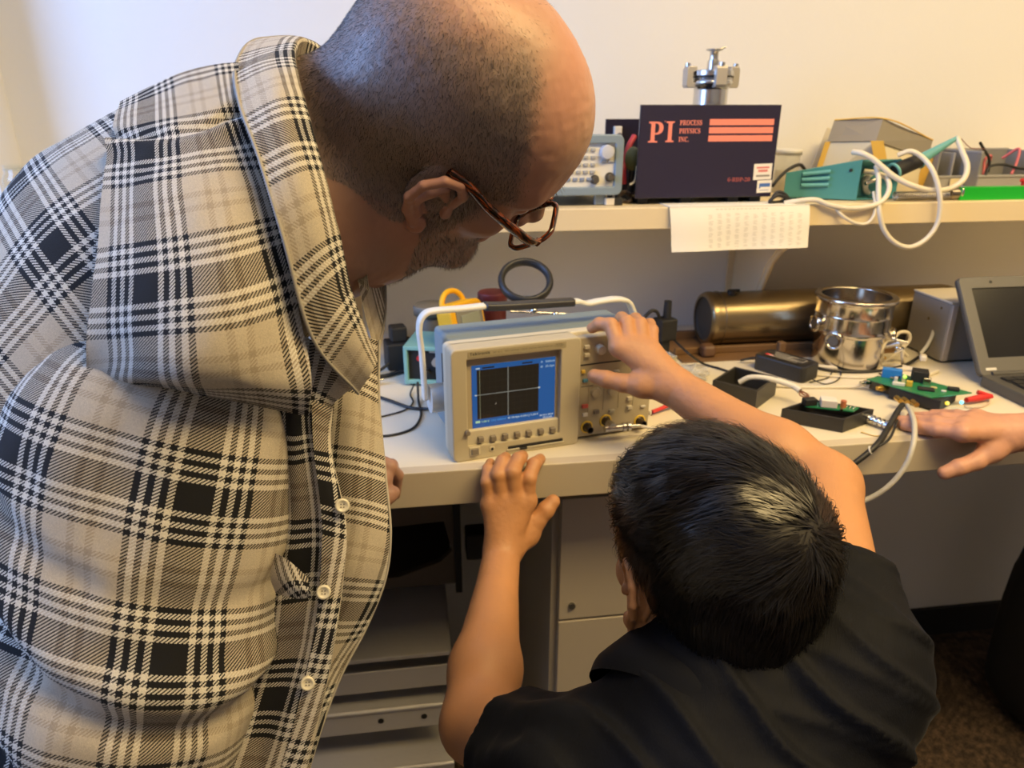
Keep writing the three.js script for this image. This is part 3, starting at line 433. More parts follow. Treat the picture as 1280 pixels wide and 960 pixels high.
// ---- things on the wall shelf
const SY = 1.339;
{ // function generator
  const t = thing('function_generator', 'white-faced function generator in a blue-grey case behind the bald head', 'function generator', [.386, SY, .27]);
  const bl = mat([.22, .29, .35], .5), face = mat([.78, .75, .66], .5), bt = mat([.42, .42, .40], .5);
  obj('case', box(.23, .092, .2, -.115, .073, -.105, .004), bl, t);
  obj('bumper', extr(roundRect(.236, .102, .01, 5, -.115, .073), .016, .002, [roundRect(.214, .080, .005, 4, -.115, .073)]).translate(0, 0, -.014), bl, t);
  obj('face_plate', box(.214, .08, .004, -.115, .073, -.006, .001), face, t);
  for (let r = 0; r < 5; r++) for (let k = 0; k < 6; k++) obj('key', box(.0085, .0055, .006, -.05 - k * .013 - (r === 4 ? .006 : 0), .1 - r * .0128, -.003, .001), r === 4 ? mat([.25, .3, .4], .5) : bt, t);
  const k1 = obj('dial', lathe([[0, .014], [.011, .014], [.0125, .012], [.013, 0]], 30).rotateX(Math.PI / 2).translate(-.026, .096, -.004), mat([.55, .57, .62], .4), t);
  obj('select_button', box(.01, .005, .005, -.03, .08, -.003, .001), bt, t); obj('select_button', box(.01, .005, .005, -.016, .08, -.003, .001), bt, t);
  for (const [x, y] of [[-.046, .048], [-.018, .052]]) obj('output_socket', [rod([x, y, -.004], [x, y, .012], .0055), rod([x, y, -.004], [x, y, -.001], .0085)], mat([.2, .18, .15], .35, { metalness: .8 }), t);
  for (const x of [-.03, -.2]) obj('tilt_foot', box(.022, .026, .012, x, .0135, -.02, .003), mat([.3, .35, .36], .5), t);
  for (const x of [-.03, -.2]) obj('rear_foot', box(.022, .026, .02, x, .0135, -.18, .003), blackPl, t);
}
cable('red_wire_bundle', 'red wire bundle between function generator and logo enclosure', [[0.4409, 1.4586, 0.17], [0.4278, 1.4399, 0.18], [0.4183, 1.4155, 0.19], [0.4135, 1.394, 0.2], [0.4164, 1.3715, 0.2]], .0055, mat([.42, .03, .05], .5), 'cable');
cable('brown_wire_bundle', 'tangle of brown wires under the red wire bundle', [[0.4018, 1.3445, 0.2], [0.4113, 1.3586, 0.22], [0.4339, 1.3471, 0.2], [0.4158, 1.3429, 0.24], [0.4045, 1.3377, 0.22]], .004, mat([.09, .06, .04], .6), 'cable');
cable('white_wire_arc', 'short white wire arc beside the logo enclosure', [[0.4274, 1.4071, 0.24], [0.4238, 1.3907, 0.25], [0.4199, 1.3791, 0.25], [0.4124, 1.3749, 0.25]], .0022, mat([.7, .68, .62], .5), 'cable');
{ const c = [0.4312, 1.4175, 0.2], t = thing('olive_knob', 'olive green round knob tucked beside the logo enclosure', 'knob', c); obj('body', new THREE.SphereGeometry(.02, 22, 16).scale(.75, 1.15, .8), mat([.16, .17, .07], .6), t); obj('stem', rod([0, -.06, 0], [0, 0, 0], .007), blackPl, t); }
for (const [i, l] of ['small black terminal under the function generator edge', 'small cream block beside the logo enclosure foot'].entries()) { const c = [[0.3873, 1.339, 0.2528], [0.3723, 1.339, 0.2508]][i]; const t = thing('terminal_block', l, 'terminal', [c[0], SY, .26]); obj('body', box(.018, .014, .014, 0, .0075, 0, .002), i ? creamWire : softBlack, t); obj('clip', box(.008, .008, .012, 0, .018, 0, .002), softBlack, t); }
{ // enclosure with coral logo
  const t = thing('logo_enclosure', 'glossy dark purple enclosure with coral lettering and three coral stripes', 'enclosure', [.42, SY, .27]);
  const W = .268, H = .164, pm = mat([.022, .018, .034], .25, { clearcoat: .3 });
  obj('front_plate', box(W, H, .005, W / 2, H / 2 + .012, -.007, .001), pm, t);
  obj('chassis_base', box(W - .01, .004, .17, W / 2, .015, -.09, .001), pm, t);
  const rc = [0.3994, 1.4883, 0.105], rh = rc[1] - SY; const rp = obj('rear_panel', box(.2, rh - .015, .005, rc[0] - .42 + .1, rh / 2 + .008, -.165, .001), pm, t);
  obj('connector', box(.016, .026, .012, rc[0] - .42 + .024, rh - .026, -.158, .002), mat([.7, .66, .58], .4), rp); obj('connector_jack', rod([rc[0] - .42 + .026, rh - .03, -.153], [rc[0] - .42 + .026, rh - .03, -.148], .005), mat([.2, .2, .22], .4), rp);
  obj('transformer', box(.07, .08, .07, .19, .058, -.1, .004), mat([.1, .08, .06], .5), t);
  const fr = canvasTex(1340, 840, (c, w, h) => {
    c.fillStyle = '#2a2439'; c.fillRect(0, 0, w, h); c.fillStyle = '#fb927b';
    for (const y of [118, 192, 266]) c.fillRect(660, y, 632, 56);
    c.font = 'bold 268px serif'; c.save(); c.translate(72, 328); c.scale(.9, .98); c.fillText('P', 0, 0); c.restore(); c.save(); c.translate(238, 325); c.scale(.86, .98); c.fillText('I', 0, 0); c.restore();
    c.font = 'bold 46px serif'; c.fillText("'", 222, 164); c.font = 'bold 62px serif'; c.save(); c.scale(.76, 1); c.fillText('PROCESS', 488, 172); c.fillText('PHYSICS', 488, 246); c.fillText('INC.', 488, 322); c.restore();
    c.font = 'bold 52px serif'; c.fillStyle = '#b0584f'; c.fillText('6-RDP-20', 890, 700);
  });
  obj('front_panel', T(new THREE.PlaneGeometry(W - .004, H - .004), W / 2, H / 2 + .012, -.0042), mat(0xffffff, .22, { map: fr, clearcoat: .35 }), t);
  const st = (x, y, w, h, red) => obj('sticker', T(new THREE.PlaneGeometry(w, h).rotateZ(.03), x, y, -.0036), mat(0xffffff, .5, { map: canvasTex(160, 120, (c, cw, ch) => { c.fillStyle = '#ece6da'; c.fillRect(0, 0, cw, ch); c.fillStyle = red ? '#d97f76' : '#4a6fb0'; if (red) { c.fillRect(24, 22, 112, 14); c.fillRect(40, 44, 84, 18); c.fillStyle = '#8a857c'; c.fillRect(24, 84, 120, 14); } else { c.fillRect(24, 30, 120, 34); c.fillRect(24, 30, 14, 50); c.fillStyle = '#9aa7bf'; c.fillRect(30, 92, 100, 8); } }) }), t);
  st(.2455, .058, .036, .029, true); st(.252, .031, .029, .023, false);
  for (const x of [.02, .105, .2, .245]) obj('foot', box(.022, .012, .14, x, .0065, -.09, .002), softBlack, t);
  obj('side_screw', rod([W - .001, .15, -.03], [W + .004, .15, -.03], .004), chrome, t);
}
{ // vacuum flange with claw clamps on the enclosure
  const t = thing('vacuum_flange', 'steel vacuum flange with claw clamps rising behind the logo enclosure front', 'vacuum flange', [.592, SY + .1765, .16]); t.scale.set(1.2, 1, 1.2);
  const st = mat([.62, .62, .62], .22, { metalness: 1 }), al = mat([.55, .52, .47], .45, { metalness: .7 });
  obj('tube', lathe([[.03, -.159], [.03, -.15], [.027, -.148], [.027, 0], [.027, .026], [.0275, .03], [.033, .036], [.033, .048], [0, .048]], 44), st, t);
  obj('upper_flange', lathe([[0, .0505], [.033, .0505], [.0335, .052], [.0335, .060], [.032, .0615], [.01, .0615], [0, .0615]], 44), st, t);
  obj('seal', T(new THREE.CylinderGeometry(.0315, .0315, .003, 40), 0, .0492, 0), softBlack, t);
  obj('nipple', lathe([[.0095, .061], [.0095, .078], [.007, .08], [.007, .094], [.013, .096], [.013, .0985], [0, .0985]], 30), st, t); obj('wing_pin', rod([.008, .099, .004], [.016, .1015, .004], .0018), st, t);
  for (const [a, r] of [[0.15, .043], [1.15, .038], [Math.PI + .05, .045], [-1.6, .04]]) { const cl = obj('claw_clamp', extr([[0, -.018], [.013, -.018], [.015, -.014], [.015, .014], [.013, .018], [0, .018], [0, .012], [.006, .009], [.006, -.009], [0, -.012]].map(([x, y]) => [x, y]), .016, .001).translate(-.002, .049, -.008).translate(r - .012, 0, 0).rotateY(a), al, t); obj('clamp_bolt', T(new THREE.CylinderGeometry(.0045, .0045, .006, 6), Math.cos(a) * (r - .002), .0705, -Math.sin(a) * (r - .002)), st, cl); }
}
{ const c = [0.8009, 1.4288, 0.1], t = thing('clear_jar', 'clear plastic jar standing between enclosure and teal soldering station', 'jar', [c[0], SY, .1]); const h = c[1] - SY; obj('wall', lathe([[0, .001], [.024, .001], [.025, .004], [.025, h - .012], [.022, h - .008]], 36), mat([.9, .9, .86], .1, { transmission: .85, thickness: 0 }), t); obj('lid', lathe([[.0, h], [.027, h], [.028, h - .003], [.028, h - .012], [.0, h - .012]], 36), mat([.75, .74, .7], .4), t); obj('contents', lathe([[0, .003], [.022, .003], [.022, h * .5], [0, h * .52]], 30), mat([.6, .52, .36], .7), t); }
{ // teal soldering station with open end
  const t = thing('soldering_station', 'teal metal soldering station case with open end full of coiled cable', 'soldering station', [.87, SY, .258], 0);
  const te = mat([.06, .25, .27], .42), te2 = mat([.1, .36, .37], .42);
  // long side runs back-left from the front corner, the open end runs right
  const A = [0, 0], Bk = [-.125, -.05], E = [.088, -.012]; const side = (h0, h1) => { const L = Math.hypot(Bk[0], Bk[1]); return extr([[0, .002], [L, .006], [L, h1], [0, h0]], .003, .0008).rotateY(Math.PI + Math.atan2(-Bk[1], -Bk[0]) * -1).translate(0, 0, 0); };
  const ya = Math.atan2(Bk[1], -Bk[0]); // yaw of the long side
  const L = Math.hypot(...Bk), long = extr([[-L, .006], [0, .002], [0, .077], [-L, .05]], .003, .0008);
  const dir = Math.atan2(-Bk[1], -Bk[0]);
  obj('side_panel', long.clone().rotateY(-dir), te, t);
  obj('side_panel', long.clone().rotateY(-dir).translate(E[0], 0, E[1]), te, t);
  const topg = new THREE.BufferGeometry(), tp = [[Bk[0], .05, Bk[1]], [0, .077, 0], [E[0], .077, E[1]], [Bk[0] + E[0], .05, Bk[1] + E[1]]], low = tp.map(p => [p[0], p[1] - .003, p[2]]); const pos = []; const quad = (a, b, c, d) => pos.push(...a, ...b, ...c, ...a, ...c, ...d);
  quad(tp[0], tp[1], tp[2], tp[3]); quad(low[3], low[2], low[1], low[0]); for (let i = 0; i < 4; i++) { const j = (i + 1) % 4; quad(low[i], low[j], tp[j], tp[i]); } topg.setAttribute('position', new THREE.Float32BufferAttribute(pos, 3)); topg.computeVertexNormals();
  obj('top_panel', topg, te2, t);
  obj('bottom_panel', extr([[0, 0], E, [Bk[0] + E[0], Bk[1] + E[1]], Bk].map(([x, z]) => [x, -z]), .003, 0).rotateX(-Math.PI / 2).translate(0, .001, 0), te, t);
  obj('end_flange', box(.014, .074, .003, E[0] - .005, .04, E[1] + .002, .001), te, t);
  for (let i = 0; i < 3; i++) obj('louvre', rod([-.04 - .062, .03 + i * .0105, .0035], [-.04 - .012, .032 + i * .0125, .0035], .0036).rotateY(-dir).translate(-.004, -.002, .002), te2, t);
  obj('screw', rod([-.018, .058, .002], [-.018, .058, .006], .003).rotateY(-dir), blackPl, t);
  for (let i = 0; i < 3; i++) obj('coiled_hose', ring(.018 + i * .003, .0055, 10, 30).rotateY(.5).translate(.045 + i * .006, .03 + i * .004, -.03 - i * .012), i === 2 ? mat([.5, .12, .06], .5) : mat([.66, .63, .57], .5), t);
  for (const x of [-.09, -.05, 0, .04]) obj('foot', box(.012, .005, .012, x, .0025, -.02 + x * .2, .001), blackPl, t);
}
{ // soldering iron resting on the station
  const a = V([1.0767, 1.4549, 0.24]), b = V([0.9947, 1.4126, 0.25]), c = V([0.944, 1.3939, 0.255]), t = thing('soldering_iron', 'teal soldering iron with black grip resting against the station', 'soldering iron');
  obj('handle', rod(b.toArray(), a.toArray(), .0115, .004, 24), mat([.12, .36, .36], .45), t); obj('grip', rod(c.toArray(), b.toArray(), .0145, .0135, 24), softBlack, t); obj('grip_flange', rod(b.toArray(), b.clone().lerp(a, .06).toArray(), .0165, .014, 24), mat([.12, .36, .36], .45), t);
  obj('holder_ring', ring(.0145, .0028, 8, 28).lookAt(a.clone().sub(c)).translate(...c.toArray()), mat([.16, .45, .45], .4), t);
  obj('heater_barrel', rod(c.clone().lerp(b, -1.2).toArray(), c.toArray(), .004), chrome, t);
}
const hose = mat([.72, .66, .52], .5);
cable('iron_cable', 'cream cable curving from the soldering iron back into the station', [[1.075, 1.4549, 0.24], [1.0777, 1.429, 0.26], [1.0785, 1.4034, 0.28], [1.0586, 1.3784, 0.3], [1.0333, 1.3638, 0.3], [1.0002, 1.3613, 0.3], [0.9545, 1.3709, 0.3], [0.9216, 1.3867, 0.29], [0.8981, 1.4052, 0.28], [0.882, 1.4194, 0.27], [0.867, 1.4277, 0.26], [0.8593, 1.4296, 0.24]], .0052, hose, 'cable');
cable('hanging_cable_loop', 'cream cable loop hanging below the shelf edge beside the paper', [[0.9411, 1.4241, 0.26], [0.9593, 1.4319, 0.27], [0.9776, 1.4221, 0.28], [0.9897, 1.3999, 0.3], [1.0016, 1.367, 0.312], [1.0113, 1.327, 0.316], [1.0102, 1.2951, 0.316], [0.9909, 1.2678, 0.316], [0.9612, 1.2561, 0.316], [0.9267, 1.2678, 0.316], [0.8995, 1.2944, 0.316], [0.8857, 1.329, 0.314], [0.8872, 1.36, 0.3], [0.8955, 1.3846, 0.28], [0.8999, 1.4038, 0.26]], .0046, hose, 'cable');
cable('low_cable_loop', 'cream cable lying along the shelf edge under the teal station', [[0.7041, 1.3411, 0.29], [0.7302, 1.3462, 0.3], [0.7593, 1.3478, 0.305], [0.7836, 1.3392, 0.31], [0.8192, 1.3329, 0.312], [0.8582, 1.3337, 0.312], [0.8905, 1.3433, 0.31], [0.9081, 1.3627, 0.3], [0.9145, 1.3814, 0.28], [0.911, 1.3898, 0.255], [0.8896, 1.3934, 0.24]], .0048, hose, 'cable');
cable('thin_cable_loop', 'thin cream cable drooping just below the shelf edge', [[0.7963, 1.3355, 0.306], [0.8166, 1.3167, 0.313], [0.8427, 1.3044, 0.314], [0.8659, 1.3039, 0.314], [0.8772, 1.3171, 0.313], [0.8801, 1.3358, 0.308], [0.884, 1.359, 0.29]], .003, hose, 'cable');
cable('black_station_cord', 'black cord arching behind the teal soldering station', [[0.7237, 1.3643, 0.2], [0.7471, 1.3793, 0.18], [0.7709, 1.3939, 0.17], [0.7978, 1.4007, 0.16], [0.8154, 1.3903, 0.15]], .0035, blackWire, 'cable');
cable('dark_cord_tangle', 'tangle of dark cord at the corner of the logo enclosure', [[0.6852, 1.352, 0.28], [0.6968, 1.3607, 0.28], [0.7145, 1.3501, 0.28], [0.7026, 1.3429, 0.28], [0.6758, 1.3443, 0.288], [0.6892, 1.356, 0.29], [0.7251, 1.344, 0.28]], .0035, blackWire, 'cable');
{ // carton with grey lid and yellow tape
  const t = thing('taped_carton', 'cream carton with grey folded lid and yellow tape edges', 'carton', [.885, SY, .1]);
  const gy = mat([.26, .235, .2], .65), cr = mat([.74, .68, .54], .7), ye = mat([.72, .46, .1], .6);
  const P = { a: [0.8824, 1.4861, 0.12], b: [0.9578, 1.4897, 0.17], c: [1.1071, 1.4459, 0.13], a2: [0.8677, 1.4441, 0.13], b2: [0.9372, 1.4477, 0.19], c2: [1.0969, 1.4094, 0.14], a3: [0.8625, 1.3908, 0.12], b3: [.985, SY + .002, .18], c3: [1.12, SY + .002, .12], bk: [.98, 1.47, .03] };
  for (const k in P) P[k] = [P[k][0] - .885, P[k][1] - SY, P[k][2] - .1]; P.a3[1] = .002; P.a3[0] -= .01;
  const sheet = (pts, th = .003) => { const n = V(pts[1]).sub(V(pts[0])).cross(V(pts[2]).sub(V(pts[0]))).normalize().multiplyScalar(th), q = pts.map(p => V(p).sub(n).toArray()), o = []; const f = l => { for (let i = 1; i < l.length - 1; i++) o.push(...l[0], ...l[i], ...l[i + 1]); }; f(pts); f([...q].reverse()); for (let i = 0; i < pts.length; i++) { const j = (i + 1) % pts.length; f([pts[i], q[i], q[j], pts[j]]); } const g = new THREE.BufferGeometry(); g.setAttribute('position', new THREE.Float32BufferAttribute(o, 3)); g.computeVertexNormals(); return g; };
  obj('lid_front', sheet([P.a2, P.b2, P.b, P.a]), gy, t); obj('lid_side', sheet([P.b2, P.c2, P.c, P.b]), gy, t); obj('lid_top', sheet([P.a, P.b, P.c, P.bk]), gy, t);
  obj('carton_front', sheet([P.a3, P.b3, P.b2, P.a2].map(p => [p[0], p[1], p[2] - .004])), cr, t); obj('carton_side', sheet([P.b3, P.c3, P.c2, P.b2].map(p => [p[0], p[1], p[2] - .004])), cr, t); obj('carton_back', sheet([[.2, .002, -.02], [.0, .002, -.07], [.03, .13, -.06], [.2, .1, -.02]]), cr, t);
  const strip = (p, q, w, dz = 0) => obj('tape', sheet([[p[0] - w, p[1], p[2] + dz], [p[0] + w, p[1], p[2] + dz], [q[0] + w, q[1], q[2] + dz], [q[0] - w, q[1], q[2] + dz]], .001), ye, t);
  strip(P.a3, P.a2, .006, .003); strip([P.b3[0], .005, P.b3[2]], P.b2, .014, .004); strip([P.c3[0] - .02, .004, P.c3[2]], [P.c2[0] - .002, P.c2[1], P.c2[2]], .01, .006); obj('lid_edge_tape', tube([P.a, P.b, P.c], .0015, 20, 6), ye, t);
}
{ // coil spring lying on the shelf
  const a = [0.9428, 1.3499, 0.27], b = [1.0597, 1.3497, 0.27], pts = []; const n = 26; for (let i = 0; i <= n * 8; i++) { const k = i / (n * 8), an = i / 8 * 6.2832; pts.push([a[0] + (b[0] - a[0]) * k, SY + .0095 + Math.sin(an) * .0075, .27 + Math.cos(an) * .0075]); }
  const t = thing('iron_holder_spring', 'long steel coil spring lying on the shelf behind the cable loop', 'spring'); obj('coil', tube(pts, .0014, 420, 6), mat([.5, .47, .4], .35, { metalness: .9 }), t); obj('end_cup', [rod([b[0], SY + .012, .27], [b[0] + .018, SY + .012, .27], .011, .013)], mat([.3, .26, .22], .3, { metalness: .9 }), t); obj('end_ring', ring(.012, .003, 8, 26).rotateY(Math.PI / 2).translate(b[0] + .02, SY + .0155, .27), chrome, t);
}
{ // grey parts bins
  const gm = mat([.24, .235, .225], .5), gl = mat([.34, .33, .32], .5);
  const mk = (label, x, z, w, h, d, cut) => { const t = thing('parts_bin', label, 'bin', [x, SY, z], 0, 'grey parts bins'); obj('shell', [box(.004, h, d, 0, h / 2, -d / 2, .001), box(.004, h, d, w, h / 2, -d / 2, .001), box(w, h, .004, w / 2, h / 2, -d, .001), box(w, .004, d, w / 2, .003, -d / 2, .001)], gm, t); obj('front_wall', box(w, cut, .004, w / 2, cut / 2, 0, .001), gl, t); obj('rim', [box(.006, .005, d, 0, h, -d / 2, .001), box(w, .005, .006, w / 2, h, -d, .001), box(w + .004, .005, .006, w / 2, cut, .001, .001)], gl, t); return t; };
  const p1 = [1.1086, 1.342, 0.16], p2 = [1.1733, 1.3452, 0.2];
  const b1 = mk('grey parts bin rack holding a cream card behind the iron cable', p1[0], .16, .098, .085, .1, .034);
  for (const x of [.038, .072]) obj('divider', box(.004, .08, .09, x, .042, -.05, .001), gl, b1);
  { const c = thing('cream_card', 'cream card standing in the grey bin rack', 'card', [p1[0] + .03, SY, .167]); obj('sheet', box(.03, .03, .002, .015, .016, 0, .0005), mat([.72, .62, .4], .6), c); }
  mk('open grey parts bin full of red and black wires', p2[0], .2, .16, .085, .12, .038);
  const bundles = [['pink wire looping out of the grey parts bin, left one', [[.02, .04, -.01], [.025, .07, -.02], [.045, .076, -.03], [.05, .05, -.04]], [.6, .14, .16]], ['pink wire looping out of the grey parts bin, right one', [[.085, .04, -.01], [.1, .065, -.02], [.106, .09, -.03], [.09, .07, -.05]], [.6, .14, .16]], ['black wire crossing the front of the grey parts bin', [[.015, .038, .002], [.03, .056, -.01], [.06, .06, -.01], [.1, .052, -.01], [.14, .05, -.01]], [.02, .02, .02]], ['black forked wire standing up from the grey parts bin', [[.03, .045, -.01], [.026, .07, -.01], [.005, .09, -.005], [-.012, .104, 0]], [.02, .02, .02]], ['thin reddish wire hanging from the iron to the bin', [[-.056, .112, 0], [-.05, .107, 0], [-.03, .094, 0], [.0, .092, 0], [.018, .085, -.02]], [.2, .06, .05]]];
  for (const [l, pts, c] of bundles) cable('bin_wire', l, pts.map(p => [p2[0] + p[0], SY + p[1], .2 + p[2]]), l.startsWith('thin') ? .0008 : .0028, mat(c, .5), 'cable');
  const g = [1.0764, 1.3403, 0.285], t = thing('green_channel', 'bright green plastic channel lying along the shelf edge', 'channel', [g[0], SY, .27]), gr = mat([.01, .42, .03], .35);
  obj('profile', extr([[0, 0], [.018, 0], [.018, .004], [.006, .0045], [.006, .018], [.018, .0185], [.018, .023], [0, .023]].map(([x, y]) => [x, y]), .3, .0008).rotateY(Math.PI / 2).translate(0, .001, .012), gr, t); obj('web', box(.3, .014, .004, .15, .0115, .002, .001), mat([.008, .26, .02], .4), t);
  { const c = [1.2434, 1.3675, 0.24], q = thing('red_clip', 'red plastic clip lying behind the green channel', 'clip', [c[0], SY, .245]); obj('body', box(.02, .03, .012, .006, .016, 0, .004), redPl, q); obj('jaw', rod([0, .03, 0], [-.008, .034, 0], .004), redPl, q); }
}
{ // sheets of paper hanging over the shelf edge
  const t = thing('hanging_paper', 'white printed paper sheet hanging over the shelf edge', 'paper');
  const a = [0.4733, 1.3411, 0.306], b = [0.747, 1.3408, 0.306], d = [0.4826, 1.2577, 0.312], e = [0.7532, 1.2598, 0.312];
  const pt = canvasTex(1024, 340, (c, w, h) => { c.fillStyle = '#f4efe0'; c.fillRect(0, 0, w, h); c.fillStyle = '#cfc9ba'; for (let k = 0; k < 11; k++) { const x = 270 + k * 66; for (let y = 60; y < 320; y += 9) if ((k * 7 + y * 3) % 5) c.fillRect(x + ((y * 13) % 7), y, 22 + ((y * 31 + k * 17) % 16), 4); } for (let x = 330; x < 720; x += 30) c.fillRect(x, 24, 22, 7); });
  const n = 24, pos = [], uv = [], idx = []; for (let j = 0; j <= 8; j++) for (let i = 0; i <= n; i++) { const u = i / n, v = j / 8, p = [0, 1, 2].map(k => (a[k] * (1 - u) + b[k] * u) * (1 - v) + (d[k] * (1 - u) + e[k] * u) * v); pos.push(p[0], p[1], p[2] + .0025 * Math.sin(u * 9) * v + .002 * Math.sin(v * 5)); uv.push(u, 1 - v); }
  for (let j = 0; j < 8; j++) for (let i = 0; i < n; i++) { const q = j * (n + 1) + i; idx.push(q, q + n + 1, q + 1, q + 1, q + n + 1, q + n + 2); }
  const g = new THREE.BufferGeometry(); g.setAttribute('position', new THREE.Float32BufferAttribute(pos, 3)); g.setAttribute('uv', new THREE.Float32BufferAttribute(uv, 2)); g.setIndex(idx); g.computeVertexNormals();
  obj('sheet', g, mat(0xffffff, .75, { map: pt }), t);
  obj('folded_top', box(b[0] - a[0], .0008, .06, (a[0] + b[0]) / 2, SY + .001, .277, 0), mat([.85, .82, .74], .75), t);
}
{ // glass jar at the left end of the shelf
  const t = thing('glass_jar', 'glass jar at the left end of the shelf', 'jar', [-.685, SY, .15]); const gl = mat([.93, .95, .95], .05, { transmission: 1, thickness: 0, ior: 1.45 });
  obj('wall', lathe([[0, .002], [.03, .002], [.032, .006], [.032, .05], [.029, .058], [.0255, .062], [.0255, .072], [.0265, .076]], 40), gl, t); obj('thread_ring', ring(.0262, .0014, 8, 40).rotateX(Math.PI / 2).translate(0, .068, 0), gl, t); obj('contents', lathe([[0, .004], [.028, .004], [.028, .03], [0, .033]], 30), mat([.5, .2, .14], .7), t);
}
// ---- under the bench
{
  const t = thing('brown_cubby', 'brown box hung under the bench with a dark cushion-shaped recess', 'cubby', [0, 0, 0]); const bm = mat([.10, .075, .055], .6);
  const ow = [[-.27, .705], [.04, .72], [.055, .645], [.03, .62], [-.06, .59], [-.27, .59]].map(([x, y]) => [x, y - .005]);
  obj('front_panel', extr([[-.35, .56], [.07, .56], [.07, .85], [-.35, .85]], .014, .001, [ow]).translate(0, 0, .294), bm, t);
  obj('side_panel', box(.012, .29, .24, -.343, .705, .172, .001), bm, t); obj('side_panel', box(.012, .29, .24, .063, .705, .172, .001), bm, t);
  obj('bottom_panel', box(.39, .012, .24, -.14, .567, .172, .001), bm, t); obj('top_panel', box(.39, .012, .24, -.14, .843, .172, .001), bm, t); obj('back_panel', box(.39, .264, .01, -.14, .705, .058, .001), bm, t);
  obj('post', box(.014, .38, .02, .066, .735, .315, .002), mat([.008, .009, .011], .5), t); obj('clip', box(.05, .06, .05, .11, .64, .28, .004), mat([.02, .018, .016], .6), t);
  obj('top_rail', box(.5, .02, .04, -.13, .95, .3, .002), bm, t);
  obj('hanger', box(.42, .13, .012, -.14, .895, .29, .001), bm, t);
}
{ // steel trays on the floor
  const sm = mat([.66, .64, .63], .36, { metalness: .4, bumpMap: speck, bumpScale: .0006 }), dk = mat([.012, .012, .013], .5);
  const t = thing('steel_chassis', 'stack of steel equipment trays with dark slots under the bench', 'chassis', [-.265, 0, .2]);
  const lv = [.5, .405, .27, .14]; // top of each tray front
  obj('frame', [box(.60, .016, .25, 0, .008, .13, .002), box(.012, .48, .03, -.294, .25, .01, .002), box(.012, .48, .03, .294, .25, .01, .002)], sm, t);
  for (const [i, y] of [.40, .275, .15].entries()) { const tr = obj('tray', [box(.6, .004, .28 + i * .03, 0, y, .14 + i * .015, .001), box(.6, .05, .004, 0, y - .026, .28 + i * .03, .001)], sm, t); obj('rolled_lip', rod([-.3, y + .002, .281 + i * .03], [.3, y + .002, .281 + i * .03], .005), sm, tr); for (const x of [-.2, -.02, .16, .245]) obj('hole', rod([x, y - .024, .281 + i * .03], [x, y - .024, .2835 + i * .03], .006), dk, tr); }
  obj('top_plate', box(.6, .005, .27, 0, .522, .14, .001), sm, t); obj('back_plate', box(.6, .118, .004, 0, .462, .008, .001), sm, t); obj('top_lip', box(.6, .006, .004, 0, .5185, .273, .001), sm, t);
  for (const x of [-.302, .302]) obj('side_plate', box(.004, .122, .27, x, .463, .14, .001), sm, t);
  obj('front_strip', box(.6, .05, .004, 0, .467, .272, .001), sm, t);
}
cable('black_floor_cord', 'black cord hanging beside the pedestal behind the forearm', [[0.1561, 0.7397, 0.5], [0.1546, 0.6333, 0.5], [0.1623, 0.5579, 0.5], [0.1671, 0.4411, 0.48], [0.1546, 0.359, 0.5]], .004, blackWire, 'cable');
{ // dark bag leaning at the far right under the bench
  const t = thing('black_backpack', 'black backpack standing on the carpet at the far right under the bench', 'backpack', [1.6, 0, .34]);
  const g = new THREE.SphereGeometry(1, 40, 28), p = g.attributes.position; for (let k = 0; k < p.count; k++) { let x = p.getX(k), y = p.getY(k), z = p.getZ(k); const e = v => Math.sign(v) * Math.pow(Math.abs(v), .55), n = 1 + .06 * fbm(x * 3, y * 3, z * 3); p.setXYZ(k, e(x) * .15 * n, .33 + e(y) * .325 * (1 - .0 * y), e(z) * .11 * n * (1 - .25 * y)); } g.computeVertexNormals();
  const bm = mat([.01, .01, .011], .85); obj('body', g, bm, t); obj('pocket', box(.2, .22, .06, 0, .2, .11, .025), bm, t); obj('strap', tube([[-.08, .62, .05], [-.13, .56, .1], [-.16, .4, .1], [-.14, .2, .09]], .012), bm, t); obj('handle', tube([[-.03, .64, 0], [-.02, .69, 0], [.02, .69, 0], [.03, .64, 0]], .009), bm, t);
}
// ---- organic surfaces: signed distance fields meshed with surface nets
const clamp = (v, a, b) => v < a ? a : v > b ? b : v;
const smin = (a, b, k) => { const h = clamp(.5 + .5 * (b - a) / k, 0, 1); return b + (a - b) * h - k * h * (1 - h); };
const smax = (a, b, k) => -smin(-a, -b, k);
const cap = (a, b, ra, rb = ra) => { const [ax, ay, az] = a, dx = b[0] - ax, dy = b[1] - ay, dz = b[2] - az, L = dx * dx + dy * dy + dz * dz || 1e-9; return (x, y, z) => { const px = x - ax, py = y - ay, pz = z - az, t = clamp((px * dx + py * dy + pz * dz) / L, 0, 1), qx = px - dx * t, qy = py - dy * t, qz = pz - dz * t; return Math.sqrt(qx * qx + qy * qy + qz * qz) - (ra + (rb - ra) * t); }; };
const ell = (c, r) => (x, y, z) => { const a = (x - c[0]) / r[0], b = (y - c[1]) / r[1], d = (z - c[2]) / r[2], k0 = Math.sqrt(a * a + b * b + d * d), k1 = Math.sqrt(a * a / (r[0] * r[0]) + b * b / (r[1] * r[1]) + d * d / (r[2] * r[2])); return k1 < 1e-9 ? -Math.min(...r) : k0 * (k0 - 1) / k1; };
const blend = (list, k) => (x, y, z) => { let d = list[0](x, y, z); for (let i = 1; i < list.length; i++) d = smin(d, list[i](x, y, z), k); return d; };
const chain = (pts, radii, k) => { const l = []; for (let i = 0; i + 1 < pts.length; i++) l.push(cap(pts[i], pts[i + 1], radii[i], radii[i + 1])); return l.length > 1 ? blend(l, k) : l[0]; };
